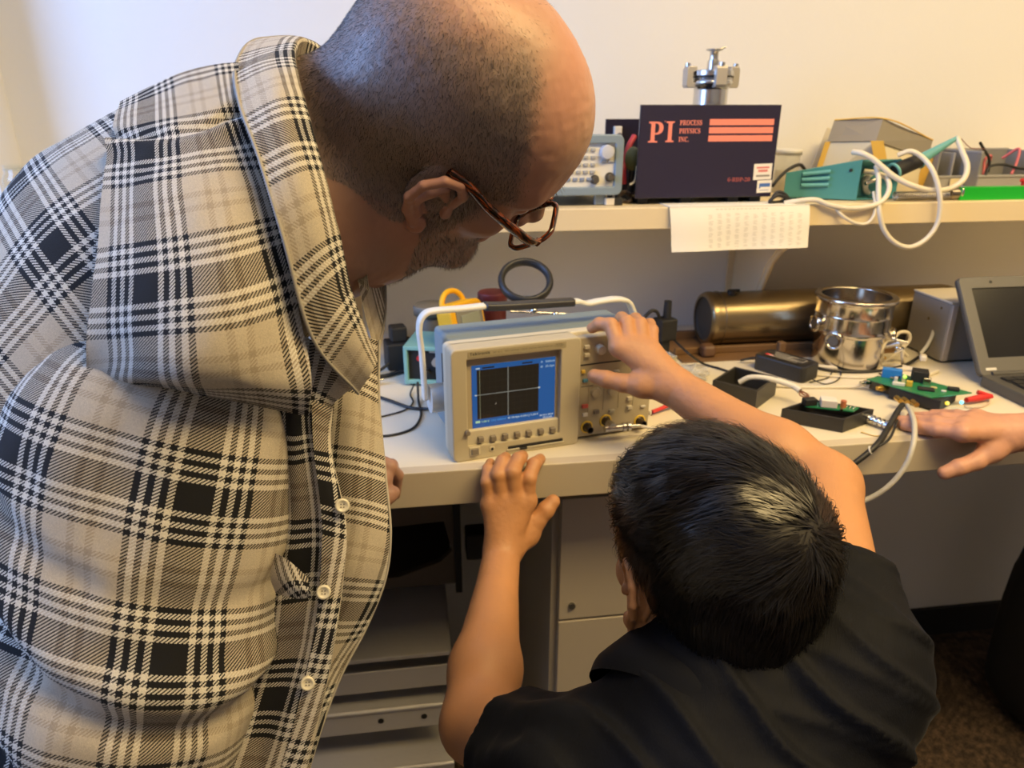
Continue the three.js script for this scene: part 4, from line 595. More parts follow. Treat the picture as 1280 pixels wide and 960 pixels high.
function net(f, lo, hi, h) {
  const n = [0, 1, 2].map(i => Math.ceil((hi[i] - lo[i]) / h) + 1), [nx, ny, nz] = n, v = new Float32Array(nx * ny * nz), id = new Int32Array(nx * ny * nz).fill(-1);
  // coarse pass skips blocks far from the surface
  const S = 4, far = new Uint8Array(Math.ceil(nx / S) * Math.ceil(ny / S) * Math.ceil(nz / S)), bx = Math.ceil(nx / S), by = Math.ceil(ny / S);
  for (let k = 0; k < nz; k += S) for (let j = 0; j < ny; j += S) for (let i = 0; i < nx; i += S) {
    const d = f(lo[0] + (i + 1.5) * h, lo[1] + (j + 1.5) * h, lo[2] + (k + 1.5) * h), out = Math.abs(d) > h * S * 1.7 + .004;
    for (let c = k; c < Math.min(k + S, nz); c++) for (let b = j; b < Math.min(j + S, ny); b++) for (let a = i; a < Math.min(i + S, nx); a++) v[(c * ny + b) * nx + a] = out ? d : f(lo[0] + a * h, lo[1] + b * h, lo[2] + c * h);
  }
  const P = [], I = [], at = (i, j, k) => (k * ny + j) * nx + i;
  for (let k = 0; k < nz - 1; k++) for (let j = 0; j < ny - 1; j++) for (let i = 0; i < nx - 1; i++) {
    let m = 0; const c = []; for (let q = 0; q < 8; q++) { const w = v[at(i + (q & 1), j + (q >> 1 & 1), k + (q >> 2))]; c.push(w); if (w < 0) m |= 1 << q; }
    if (m === 0 || m === 255) continue;
    let x = 0, y = 0, z = 0, s = 0;
    for (let q = 0; q < 8; q++) for (const ax of [1, 2, 4]) if (!(q & ax)) { const r = q | ax, a = c[q], b = c[r]; if ((a < 0) !== (b < 0)) { const t = a / (a - b); x += (q & 1) + (ax === 1 ? t : 0); y += (q >> 1 & 1) + (ax === 2 ? t : 0); z += (q >> 2) + (ax === 4 ? t : 0); s++; } }
    id[at(i, j, k)] = P.length / 3; P.push(lo[0] + (i + x / s) * h, lo[1] + (j + y / s) * h, lo[2] + (k + z / s) * h);
  }
  for (let k = 1; k < nz - 1; k++) for (let j = 1; j < ny - 1; j++) for (let i = 1; i < nx - 1; i++) {
    const a = v[at(i, j, k)] < 0;
    for (let ax = 0; ax < 3; ax++) {
      const b = v[at(i + (ax === 0), j + (ax === 1), k + (ax === 2))] < 0; if (a === b) continue;
      const q = ax === 0 ? [at(i, j - 1, k - 1), at(i, j, k - 1), at(i, j, k), at(i, j - 1, k)] : ax === 1 ? [at(i - 1, j, k - 1), at(i - 1, j, k), at(i, j, k), at(i, j, k - 1)] : [at(i - 1, j - 1, k), at(i, j - 1, k), at(i, j, k), at(i - 1, j, k)];
      const w = q.map(t => id[t]); if (w.some(t => t < 0)) continue;
      if (a) I.push(w[0], w[1], w[2], w[0], w[2], w[3]); else I.push(w[0], w[2], w[1], w[0], w[3], w[2]);
    }
  }
  const N = new Float32Array(P.length), e = h * .5;
  for (let i = 0; i < P.length; i += 3) {
    let x = P[i], y = P[i + 1], z = P[i + 2], gx, gy, gz;
    for (let it = 0; it < 2; it++) { gx = f(x + e, y, z) - f(x - e, y, z); gy = f(x, y + e, z) - f(x, y - e, z); gz = f(x, y, z + e) - f(x, y, z - e); const l = Math.hypot(gx, gy, gz) || 1; gx /= l; gy /= l; gz /= l; if (!it) { const d = clamp(f(x, y, z), -h, h) * .8; x -= gx * d; y -= gy * d; z -= gz * d; } }
    P[i] = x; P[i + 1] = y; P[i + 2] = z; N[i] = gx; N[i + 1] = gy; N[i + 2] = gz;
  }
  const g = new THREE.BufferGeometry(), pa = new Float32Array(P), uv = new Float32Array(P.length / 3 * 2);
  for (let i = 0; i < P.length / 3; i++) { uv[i * 2] = (pa[i * 3] + pa[i * 3 + 2] * .7) * 12; uv[i * 2 + 1] = (pa[i * 3 + 1] + pa[i * 3 + 2] * .45) * 12; }
  g.setAttribute('position', new THREE.BufferAttribute(pa, 3)); g.setAttribute('normal', new THREE.BufferAttribute(N, 3)); g.setAttribute('uv', new THREE.BufferAttribute(uv, 2)); g.setIndex(I); return g;
}
function paint(g, fn) { const p = g.attributes.position, n = g.attributes.normal, c = new Float32Array(p.count * 3); for (let i = 0; i < p.count; i++) { const q = fn(p.getX(i), p.getY(i), p.getZ(i), n.getX(i), n.getY(i), n.getZ(i)); c[i * 3] = q[0]; c[i * 3 + 1] = q[1]; c[i * 3 + 2] = q[2]; } g.setAttribute('color', new THREE.BufferAttribute(c, 3)); return g; }
function weld(list) { return mergeGeometries(list.map(g => { const q = g.clone(); return q; })); }
function boundsOf(pts, m) { const lo = [9, 9, 9], hi = [-9, -9, -9]; for (const p of pts) for (let k = 0; k < 3; k++) { lo[k] = Math.min(lo[k], p[k] - m); hi[k] = Math.max(hi[k], p[k] + m); } return [lo, hi]; }
const mixv = (a, b, t) => a.map((v, i) => v + (b[i] - v) * t);
// hand: wrist point, forearm point, four fingers [mcp, pip, dip, tip], thumb [cmc, mcp, ip, tip]
function handField(wrist, arm, fingers, thumb, s = 1, rw = .027) {
  const palm = [cap(arm, wrist, rw * 1.17, rw * .97)];
  fingers.forEach((f, i) => palm.push(cap(mixv(wrist, f[0], .12), f[0], .016 * s, .0118 * s)));
  palm.push(cap(mixv(wrist, thumb[0], .5), thumb[0], .017 * s, .0145 * s), cap(thumb[0], thumb[1], .0145 * s, .012 * s), cap(fingers[0][0], fingers[3][0], .0095 * s, .009 * s));
  const parts = [blend(palm, .013 * s)];
  fingers.forEach((f, i) => { const r = [.0098, .0102, .0098, .0086][i] * s; parts.push(chain(f, [r * 1.08, r * 1.0, r * .92, r * .78], .0035)); });
  parts.push(chain(thumb.slice(1), [.0122 * s, .0116 * s, .0098 * s], .004));
  const all = blend(parts, .0045 * s);
  return (x, y, z) => all(x, y, z) + .0002 * noise(x * 200, y * 200, z * 200);
}
function handMesh(wrist, arm, fingers, thumb, s, rw, cut, cell = .0023) {
  const f = handField(wrist, arm, fingers, thumb, s, rw), [lo, hi] = boundsOf([wrist, ...fingers.flat(), ...thumb, mixv(wrist, arm, cut)], .026 * (s || 1) + .006);
  return { geo: net(f, lo, hi, cell), f };
}
// head in its own frame: y up, z to the face, x to the person's left, origin between the ear canals
function headField(opt = {}) {
  const base = [ell([0, .05, -.004], [.0765, .083, .099]), ell([0, .05, .038], [.063, .056, .06]), ell([0, .012, -.05], [.062, .055, .05]), ell([0, -.028, .04], [.056, .068, .05]), cap([.052, -.045, .006], [.014, -.1, .072], .021, .019), cap([.05, -.01, .02], [.052, -.045, .006], .022, .02), ell([0, -.098, .076], [.02, .018, .018]), ell([.044, -.014, .058], [.02, .017, .018]), cap([.008, .03, .09], [.048, .03, .07], .0105, .011)];
  const skull = blend(base, .022);
  const nose = blend([cap([0, .02, .092], [0, -.022, .112], .0075, .011), ell([.0125, -.027, .1], [.008, .008, .009])], .008);
  const lips = blend([cap([0, -.056, .098], [.022, -.06, .083], .006, .004), cap([0, -.066, .096], [.02, -.062, .084], .006, .004)], .004);
  const hel = [[.0765, .004, .008], [.08, .02, .008], [.0845, .031, -.002], [.0885, .031, -.014], [.0915, .02, -.0255], [.092, .004, -.0285], [.088, -.012, -.022], [.083, -.024, -.011]];
  const helix = chain(hel, [.0032, .0036, .0038, .0038, .0037, .0037, .0038, .0052], .002), lobe = ell([.081, -.0285, -.006], [.005, .0095, .008]), anti = chain([[.082, .02, -.007], [.085, .012, -.015], [.0848, -.002, -.0185], [.082, -.015, -.011]], [.0035, .0038, .0038, .0035], .003), plate = ell([.0745, .002, -.012], [.0062, .028, .018]), tragus = ell([.079, -.004, .007], [.0045, .0065, .0045]);
  const ear0 = blend([plate, helix, lobe, anti, tragus], .0026), conch = ell([.0865, -.002, -.006], [.0105, .0125, .0095]);
  const ear = (x, y, z) => smax(ear0(x, y, z), -conch(x, y, z), .003);
  const sock = ell([.032, .008, .094], [.018, .011, .018]), lid = ell([.032, .006, .076], [.0135, .0115, .0135]);
  const neck = opt.neck;
  return (X, y, z) => {
    const x = Math.abs(X); let d = skull(x, y, z); d = smin(d, nose(x, y, z), .009); d = smin(d, lips(x, y, z), .006); d = smax(d, -sock(x, y, z), .008); d = smin(d, lid(x, y, z), .004);
    if (neck) d = smin(d, neck(X, y, z), .025);
    if (x > .06) d = smin(d, ear(x, y, z - .011), .005);
    return d + .0003 * noise(X * 190, y * 190, z * 190);
  };
}
const skinBump = dataTex(256, (i, j) => { const v = 128 + 50 * tileNoise(i, j, 256, 150) + 60 * (rnd() - .5); return [v, v, v]; });
// short hairs: one thin triangle each, grown from a mesh where mask(x, y, z) > random
function grow(geo, count, mask, len, width, dirFn, tip = 1) {
  const p = geo.attributes.position, nn = geo.attributes.normal, ix = geo.index, tri = ix.count / 3, pos = [], nor = []; let made = 0, tries = 0;
  const A = V(0, 0, 0), Bq = V(0, 0, 0), C = V(0, 0, 0), cum = new Float32Array(tri); let tot = 0;
  for (let i = 0; i < tri; i++) { A.fromBufferAttribute(p, ix.getX(i * 3)); Bq.fromBufferAttribute(p, ix.getX(i * 3 + 1)); C.fromBufferAttribute(p, ix.getX(i * 3 + 2)); tot += Bq.sub(A).cross(C.sub(A)).length(); cum[i] = tot; }
  while (made < count && tries++ < count * 12) {
    const r = rnd() * tot; let lo = 0, hi = tri - 1; while (lo < hi) { const m = (lo + hi) >> 1; if (cum[m] < r) lo = m + 1; else hi = m; }
    const i = lo, a = ix.getX(i * 3), b = ix.getX(i * 3 + 1), c = ix.getX(i * 3 + 2); let u = rnd(), v = rnd(); if (u + v > 1) { u = 1 - u; v = 1 - v; }
    const x = p.getX(a) + u * (p.getX(b) - p.getX(a)) + v * (p.getX(c) - p.getX(a)), y = p.getY(a) + u * (p.getY(b) - p.getY(a)) + v * (p.getY(c) - p.getY(a)), z = p.getZ(a) + u * (p.getZ(b) - p.getZ(a)) + v * (p.getZ(c) - p.getZ(a));
    if (rnd() > mask(x, y, z)) continue; made++;
    const n = V(nn.getX(a), nn.getY(a), nn.getZ(a)), d = V(dirFn(x, y, z)); d.addScaledVector(n, -d.dot(n)).normalize().multiplyScalar(.85).addScaledVector(n, .5).add(V(rnd() - .5, rnd() - .5, rnd() - .5).multiplyScalar(.45)).normalize();
    const L = len * (.6 + .8 * rnd()), s = V(rnd() - .5, rnd() - .5, rnd() - .5).cross(d).normalize().multiplyScalar(width * .5), o = V(x, y, z);
    pos.push(x - s.x, y - s.y, z - s.z, x + s.x, y + s.y, z + s.z, x + d.x * L * tip, y + d.y * L, z + d.z * L); for (let q = 0; q < 3; q++) nor.push(n.x, n.y, n.z);
  }
  const g = new THREE.BufferGeometry(); g.setAttribute('position', new THREE.Float32BufferAttribute(pos, 3)); g.setAttribute('normal', new THREE.Float32BufferAttribute(nor, 3)); return g;
}
// cloth surface through a grid of control points
function cr(p0, p1, p2, p3, t) { const t2 = t * t, t3 = t2 * t; return .5 * ((2 * p1) + (-p0 + p2) * t + (2 * p0 - 5 * p1 + 4 * p2 - p3) * t2 + (-p0 + 3 * p1 - 3 * p2 + p3) * t3); }
function cloth(rows, nu, nv, { closed = false, off = [0, 0], rot = 0, fold = null, period = .106, uScale = 1 } = {}) {
  const R = rows.length, C = rows[0].length, pick = (row, i) => closed ? row[(i + C) % C] : row[clamp(i, 0, C - 1)];
  const ev = (u, v) => { const su = u * (closed ? C : C - 1), sv = v * (R - 1), i = Math.min(Math.floor(su), closed ? C - 1 : C - 2), j = Math.min(Math.floor(sv), R - 2), tu = su - i, tv = sv - j, o = []; for (let k = 0; k < 3; k++) { const col = []; for (let b = -1; b <= 2; b++) { const row = rows[clamp(j + b, 0, R - 1)]; col.push(cr(pick(row, i - 1)[k], pick(row, i)[k], pick(row, i + 1)[k], pick(row, i + 2)[k], tu)); } o.push(cr(...col, tv)); } return o; };
  const P = []; for (let j = 0; j <= nv; j++) for (let i = 0; i <= nu; i++) P.push(ev(i / nu, j / nv));
  const at = (i, j) => P[j * (nu + 1) + i], D = (a, b) => Math.hypot(a[0] - b[0], a[1] - b[1], a[2] - b[2]);
  const us = [0], vs = [0]; for (let i = 1; i <= nu; i++) { let s = 0; for (let j = 0; j <= nv; j++) s += D(at(i, j), at(i - 1, j)); us.push(us[i - 1] + s / (nv + 1)); } for (let j = 1; j <= nv; j++) { let s = 0; for (let i = 0; i <= nu; i++) s += D(at(i, j), at(i, j - 1)); vs.push(vs[j - 1] + s / (nu + 1)); }
  const idx = []; for (let j = 0; j < nv; j++) for (let i = 0; i < nu; i++) { const q = j * (nu + 1) + i; idx.push(q, q + nu + 1, q + 1, q + 1, q + nu + 1, q + nu + 2); }
  const g = new THREE.BufferGeometry(); g.setAttribute('position', new THREE.Float32BufferAttribute(P.flat(), 3)); g.setIndex(idx); g.computeVertexNormals();
  if (closed) { const n = g.attributes.normal; for (let j = 0; j <= nv; j++) { const a = j * (nu + 1), b = a + nu, v = V(n.getX(a) + n.getX(b), n.getY(a) + n.getY(b), n.getZ(a) + n.getZ(b)).normalize(); n.setXYZ(a, v.x, v.y, v.z); n.setXYZ(b, v.x, v.y, v.z); } }
  const uv = [], c = Math.cos(rot), s = Math.sin(rot); for (let j = 0; j <= nv; j++) for (let i = 0; i <= nu; i++) { const a = us[i] * uScale / period, b = vs[j] / period; uv.push(a * c - b * s + off[0], a * s + b * c + off[1]); }
  if (fold) { const p = g.attributes.position, n = g.attributes.normal; for (let j = 0; j <= nv; j++) for (let i = 0; i <= nu; i++) { const q = j * (nu + 1) + i, d = fold(i / nu, j / nv, us[i], vs[j], P[q]); p.setXYZ(q, p.getX(q) + n.getX(q) * d, p.getY(q) + n.getY(q) * d, p.getZ(q) + n.getZ(q) * d); }
    g.computeVertexNormals(); if (closed) { const n2 = g.attributes.normal, p2 = g.attributes.position; for (let j = 0; j <= nv; j++) { const a = j * (nu + 1), b = a + nu, v = V(n2.getX(a) + n2.getX(b), n2.getY(a) + n2.getY(b), n2.getZ(a) + n2.getZ(b)).normalize(); n2.setXYZ(a, v.x, v.y, v.z); n2.setXYZ(b, v.x, v.y, v.z); p2.setXYZ(b, p2.getX(a), p2.getY(a), p2.getZ(a)); } } }
  g.setAttribute('uv', new THREE.Float32BufferAttribute(uv, 2)); return g;
}
const loop = (c, a, b, n = 14, e = 1, start = .25) => { const o = []; for (let i = 0; i < n; i++) { const t = (start + i / n) * 2 * Math.PI, q = v => Math.sign(v) * Math.pow(Math.abs(v), e), x = q(Math.cos(t)), y = q(Math.sin(t)); o.push([0, 1, 2].map(k => c[k] + a[k] * x + b[k] * y)); } return o; };
const sc = (v, s) => v.map(q => q * s), ad = (...l) => [0, 1, 2].map(k => l.reduce((s, v) => s + v[k], 0));
function placed(g, F, U, O) { // head frame to world
  const f = V(F).normalize(), u = V(U).addScaledVector(f, -V(U).dot(f)).normalize(), l = u.clone().cross(f); const m = new THREE.Matrix4().makeBasis(l, u, f).setPosition(...O); return { m, g: g && g.applyMatrix4(m) };
}
// ---- brushed flannel: 2/2 twill woven from one colour sequence in warp and weft
const SETT = []; { const push = (n, c) => { for (let i = 0; i < n; i++) SETT.push(c); };
  push(24, 0); push(7, 3); push(10, 0); push(7, 3); push(24, 0);       // cream ground with faint tan lines
  for (let i = 0; i < 3; i++) { push(6, 2); push(6, 1); }               // black and white stripes
  push(32, 2);                                                           // wide black band
  for (let i = 0; i < 3; i++) { push(6, 1); push(6, 2); } }
const TH = SETT.length, YARN = [[214, 203, 184], [240, 236, 226], [13, 14, 20], [186, 172, 152]];
const plaidTex = (() => { const K = 8, n = TH * K; return dataTex(n, (i, j) => {
  const a = Math.floor(i / K), b = Math.floor(j / K), over = ((a + b) & 3) < 2, c = YARN[SETT[over ? a : b]], fu = (over ? i : j) % K / K, br = .93 + .1 * noise(i * .35, j * .35, 1) + (rnd() - .5) * .16 ; return c.map(v => clamp(v * br, 0, 255)); }, true); })();
const weaveBump = dataTex(256, (i, j) => { const a = Math.floor(i / 16), b = Math.floor(j / 16), over = ((a + b) & 3) < 2, f = (over ? i : j) % 16 / 16; const v = 90 + 100 * Math.sin(f * Math.PI) + (rnd() - .5) * 90; return [v, v, v]; });
weaveBump.repeat.set(TH / 16, TH / 16);
const plaid = mat(0xffffff, .95, { map: plaidTex, bumpMap: weaveBump, bumpScale: .0005, sheen: .25, sheenRoughness: .6, side: THREE.DoubleSide });
// ---- standing person in plaid flannel, bending over the bench
{
  const person = thing('person', 'bald bearded person in open plaid flannel shirt bending over the oscilloscope', 'person');
  const F = [0.8399, -0.5073, -0.1928], U = [0.5111, 0.62, 0.5952], O = [0.0301, 1.4918, 0.9677];
  const { m } = placed(null, F, U, O), inv = m.clone().invert(), toHead = p => V(p).applyMatrix4(inv).toArray();
  const nb = [-0.11, 1.4226, 0.9694], thr = toHead([-0.0748, 1.4019, 0.95]), nap = toHead([-0.0903, 1.4907, 0.9328]), neck = blend([cap([0, -.035, -.028], toHead(nb), .057, .068), cap([0, -.085, .045], toHead([-0.0245, 1.4015, 0.9464]), .03, .029), cap(toHead([-0.0245, 1.4015, 0.9464]), thr, .029, .045), cap([0, -.06, .015], thr, .046, .05), cap([0, 0, -.05], nap, .045, .055)], .03);
  const hf = headField({ neck }), hg = net(hf, [-.12, -.25, -.26], [.12, .142, .128], .0021);
  const sm = (a, b, x) => { const t = clamp((x - a) / (b - a), 0, 1); return t * t * (3 - 2 * t); };
  const hairMask = (x, y, z) => { if (Math.abs(x) > .0785) return 0; const e = .005 * fbm(x * 60, y * 60, z * 60), top = .118 - Math.max(0, -z - .03) * .36; return sm(-.016, .012, top + e - y) * sm(-.012, .010, .02 + (.105 - y) * .52 - Math.max(0, .03 - y) * 1.1 + e - z) * sm(-.055, -.03, y + e); };
  const beardMask = (x, y, z) => { const e = .005 * fbm(x * 70, y * 70, z * 70); const jaw = sm(-.006, .01, -.034 - Math.max(0, z - .03) * .25 + e - y) * sm(-.014, .014, z + .02 + Math.max(0, -y - .045) * 1.05 + e) * sm(-.24, -.19, y); const burn = sm(-.004, .006, z - .012 + e) * sm(-.004, .006, .036 - z + e) * sm(-.05, -.03, y) * sm(-.01, .01, .03 - y); return Math.max(jaw, burn * .8) * (Math.abs(x) > .0775 ? 0 : 1) * (Math.abs(x) < .03 && y > -.072 && y < -.05 && z > .08 ? 0 : 1); };
  const skinC = [.43, .245, .18];
  paint(hg, (x, y, z) => { const n = fbm(x * 45, y * 45, z * 45), h = hairMask(x, y, z) * (.78 + .2 * n), b = beardMask(x, y, z) * (.6 + .25 * n), red = .06 * noise(x * 25, y * 25, z * 25) + (Math.abs(x) > .074 && Math.abs(y) < .036 && Math.abs(z + .01) < .03 ? .05 : 0); let c = [skinC[0] * (1 + .05 * n + red), skinC[1] * (1 + .04 * n - red), skinC[2] * (1 + .03 * n - red)]; c = mixv(c, [.2, .18, .172], clamp(h, 0, 1) * .8); return mixv(c, [.27, .235, .21], clamp(b, 0, 1) * .7); });
  const stub = grow(hg, 90000, (x, y, z) => hairMask(x, y, z) * .9, .0024, .00016, (x, y, z) => [0, -1, .45 - z * 2]), beard = grow(hg, 26000, beardMask, .005, .00024, () => [0, -1, .5]);
  const brow = grow(hg, 700, (x, y, z) => z > .066 && y > .022 && y < .036 && Math.abs(x) > .012 && Math.abs(x) < .055 ? 1 : 0, .009, .0005, (x) => [Math.sign(x), .3, .2]);
  for (const g of [hg, stub, beard, brow]) g.applyMatrix4(m);
  // right arm hangs beside the body, left arm reaches to the bench edge
  const pel = [-0.5744, 1.0578, 0.9158], chest = [-0.2603, 1.3214, 0.9226], rsh = [-0.1825, 1.343, 1.0496], rel = [-0.2518, 1.0014, 1.156], rwr = [-0.2147, 0.7411, 1.1972], lsh = [-0.2248, 1.3312, 0.7724], lel = [-0.2435, 1.061, 0.7339], lwr = [-0.0807, 1.022, 0.755];
  const skel = [chain([pel, mixv(pel, chest, .5), chest, nb], [.09, .09, .085, .055], .05), cap(rsh, rel, .05, .042), cap(rel, rwr, .042, .026), cap(lsh, lel, .05, .042), cap(lel, lwr, .042, .024), cap(chest, rsh, .08, .05), cap(chest, lsh, .08, .05)];
  const hipR = ad(pel, [0.0493, 0.0064, 0.0802]), hipL = ad(pel, [-0.05, -0.0473, -0.0752]), kneeR = [hipR[0] + .05, .52, hipR[2] - .02], kneeL = [hipL[0] + .06, .52, hipL[2] - .03], ankR = [hipR[0] - .02, .08, hipR[2] + .01], ankL = [hipL[0] - .02, .08, hipL[2]];
  const legs = [chain([hipR, kneeR, ankR], [.085, .058, .04], .03), chain([hipL, kneeL, ankL], [.085, .058, .04], .03)];
  const feet = [ankR, ankL].map(a => cap([a[0], .04, a[2]], [a[0] + .15, .035, a[2] - .03], .04, .032));
  const bodyF = blend([...skel, ...legs, ...feet], .03), [blo, bhi] = boundsOf([pel, chest, nb, rsh, rel, rwr, lsh, lel, lwr, ankR, ankL, [ankR[0] + .16, .04, ankR[2]]], .14); blo[1] = -.01;
  const bg = net(bodyF, blo, bhi, .014);
  const fl = [[[-0.0527, 1.0471, 0.735], [-0.0426, 1.0603, 0.725], [-0.0345, 1.0386, 0.708], [-0.0389, 1.0015, 0.695]], [[-0.0611, 1.0477, 0.735], [-0.0509, 1.0641, 0.722], [-0.0415, 1.0497, 0.7], [-0.0411, 1.0219, 0.69]], [[-0.0696, 1.046, 0.735], [-0.0605, 1.0624, 0.722], [-0.0514, 1.0503, 0.695], [-0.0484, 1.0319, 0.684]], [[-0.0772, 1.0417, 0.735], [-0.0694, 1.0559, 0.722], [-0.0622, 1.0488, 0.7], [-0.0592, 1.0334, 0.69]]];
  const lh = handMesh(lwr, mixv(lwr, lel, .4), fl, [[-0.0645, 1.0202, 0.75], [-0.0534, 1.029, 0.75], [-0.0451, 1.0303, 0.745], [-0.0402, 1.0267, 0.735]], .98, .026, .3);
  const dn = [.05, -1, -.1], rf = [0, 1, 2, 3].map(i => { const b = ad(rwr, [.035 - i * .004, -.085, -.025 + i * .019]); return [b, ad(b, [.006, -.04, 0]), ad(b, [.002, -.065, 0]), ad(b, [-.008, -.085, 0])]; });
  const rh = handMesh(rwr, mixv(rwr, rel, .4), rf, [ad(rwr, [.03, -.03, -.03]), ad(rwr, [.045, -.06, -.045]), ad(rwr, [.045, -.09, -.045]), ad(rwr, [.04, -.11, -.04])], 1, .027, .3, .003);
  const plainSkin = g => paint(g, (x, y, z) => { const n = fbm(x * 60, y * 60, z * 60); return [skinC[0] * (1 + .08 * n), skinC[1] * (1 + .05 * n), skinC[2]]; });
  plainSkin(bg); plainSkin(lh.geo); plainSkin(rh.geo);
  const skin = mat(0xffffff, .4, { vertexColors: true, bumpMap: skinBump, bumpScale: .00015, sheen: .1, specularIntensity: .6 });
  obj('body', weld([hg, lh.geo, rh.geo, bg]), skin, person);
  const st = obj('head_stubble', stub, mat([.17, .155, .15], .5, { side: THREE.DoubleSide }), person); st.userData.label = 'short grey stubble on the shaved head'; st.userData.kind = 'stuff';
  const bd = obj('beard', beard, mat([.46, .41, .37], .5, { side: THREE.DoubleSide }), person); bd.userData.kind = 'stuff'; const eb = obj('eyebrows', brow, mat([.2, .16, .13], .5, { side: THREE.DoubleSide }), person); eb.userData.kind = 'stuff';
  for (const s of [-1, 1]) obj('eye', new THREE.SphereGeometry(.0122, 20, 14).translate(s * .032, .006, .078).applyMatrix4(m), mat([.7, .68, .64], .2), person);
  // trousers and shoes
  const trF = blend([chain([hipR, kneeR, ankR], [.105, .08, .062], .04), chain([hipL, kneeL, ankL], [.105, .08, .062], .04), ell(pel, [.11, .11, .14])], .05), trq = (x, y, z) => Math.max(trF(x, y, z) + .006 * fbm(x * 9, y * 7, z * 9), .06 - y);
  const [tlo, thi] = boundsOf([hipR, hipL, ankR, ankL, pel], .24); tlo[1] = .03;
  obj('trousers', net(trq, tlo, thi, .014), mat([.03, .04, .07], .8), person);
  for (const a of [ankR, ankL]) obj('shoe', net((x, y, z) => Math.max(blend([cap([a[0] - .02, .045, a[2]], [a[0] + .17, .04, a[2] - .035], .052, .042), cap([a[0] - .01, .05, a[2]], [a[0], .1, a[2]], .05, .05)], .02)(x, y, z), -y), [a[0] - .1, -.01, a[2] - .12], [a[0] + .24, .18, a[2] + .1], .008), mat([.05, .035, .025], .5), person);

  // flannel shirt
  const shirt = new THREE.Group(); shirt.name = 'flannel_shirt'; shirt.userData.label = 'cream, white and black plaid flannel shirt worn open'; person.add(shirt);
  const wr = (amp, f, s = 0) => (u, v, a, b, p) => amp * fbm(p[0] * f + s, p[1] * f * .8, p[2] * f) ;
  // right sleeve
  const ax = [.963, -.27, 0]; const sl = [];
  const SA = (c, w, d = .088, t = .27) => sl.push(loop(c, sc(W(t), w), sc(DZ, d), 16, .94));
  const RT = [0.9903, 0, 0.1392], UPV = [0.0499, 0.9336, -0.3549], DZ = [0.1299, -0.3584, -0.9245], W = t => ad(sc(RT, Math.sqrt(1 - t * t)), sc(UPV, -t));
  SA([-0.1556, 1.3443, 1.0475], .05, .05); SA([-0.1652, 1.3305, 1.0568], .083, .078); SA([-0.1789, 1.3025, 1.0712], .1, .09); SA([-0.1957, 1.2549, 1.0873], .108, .092); SA([-0.2062, 1.2045, 1.1054], .105, .09); SA([-0.2142, 1.154, 1.1238], .1, .088); SA([-0.2249, 1.0999, 1.1379], .097, .086); SA([-0.2406, 1.0448, 1.1516], .093, .084); SA([-0.2576, 0.984, 1.1619], .088, .08, .1); SA([-0.244, 0.9043, 1.1785], .08, .072, -.1); SA([-0.2303, 0.8396, 1.1893], .068, .06, -.1); SA([-0.2228, 0.7849, 1.1954], .05, .046, -.1);
  const crease = (x, c, w) => Math.exp(-(((x - c) / w) ** 2));
  const slFold = (u, v, a, b, p) => { const w = .0055 * fbm(p[0] * 15, p[1] * 11, p[2] * 15 + 4); const t = v + .06 * Math.sin(u * 6.28 + 1) + .02 * noise(u * 8, v * 4, 2); return w - .009 * crease(t, .44, .02) + .006 * crease(t, .40, .03) - .008 * crease(t, .56, .018) + .006 * crease(t, .59, .025) - .003 * crease(t, .70, .02) + .004 * Math.sin(v * 30 + u * 9) * crease(v, .62, .2) - .004 * crease(t, .31, .02); };
  obj('sleeve', cloth(sl, 150, 200, { closed: true, off: [-.30, .59], fold: slFold }), plaid, shirt);
  // left sleeve
  const ll = []; const LS = (c, r, ax2) => ll.push(loop(c, sc(W(.1), r), sc(DZ, r), 12)); LS(lsh, .07); LS(mixv(lsh, lel, .3), .085); LS(mixv(lsh, lel, .7), .078); LS(lel, .072); LS(mixv(lel, lwr, .4), .06); LS(mixv(lel, lwr, .8), .046);
  obj('sleeve', cloth(ll, 70, 90, { closed: true, fold: wr(.006, 14) }), plaid, shirt);
  // back and body
  const LAT = [0.294, 0.2292, 0.926], bd2 = []; const BR = (c, dor, hd, hl, vent = hd) => { const o = loop(c, sc(LAT, hl), sc(dor, hd), 18, .85, -.25); bd2.push(o); };
  const d1 = [-0.6656, 0.6083, -0.4375], d2 = [-0.5621, 0.6924, -0.4555], d3 = [-0.2872, 0.8324, -0.4712], d4 = [-0.0377, 0.8697, -0.4506];
  BR([-0.6957, 0.9494, 0.9353], d1, .17, .215); BR([-0.558, 1.0776, 0.932], d1, .15, .205); BR([-0.4363, 1.1911, 0.9322], d1, .118, .19); BR([-0.3325, 1.2821, 0.9331], d1, .126, .195); BR([-0.2585, 1.3437, 0.9359], d2, .148, .185); BR([-0.1988, 1.3865, 0.9439], d2, .138, .175); BR([-0.1477, 1.4187, 0.9602], d3, .125, .15); BR([-0.1142, 1.432, 0.976], d3, .105, .105); BR([-0.0932, 1.4373, 0.9856], d4, .088, .08);
  obj('back_panel', cloth(bd2, 150, 150, { closed: true, off: [.2, .1], fold: wr(.006, 10, 3) }), plaid, shirt);
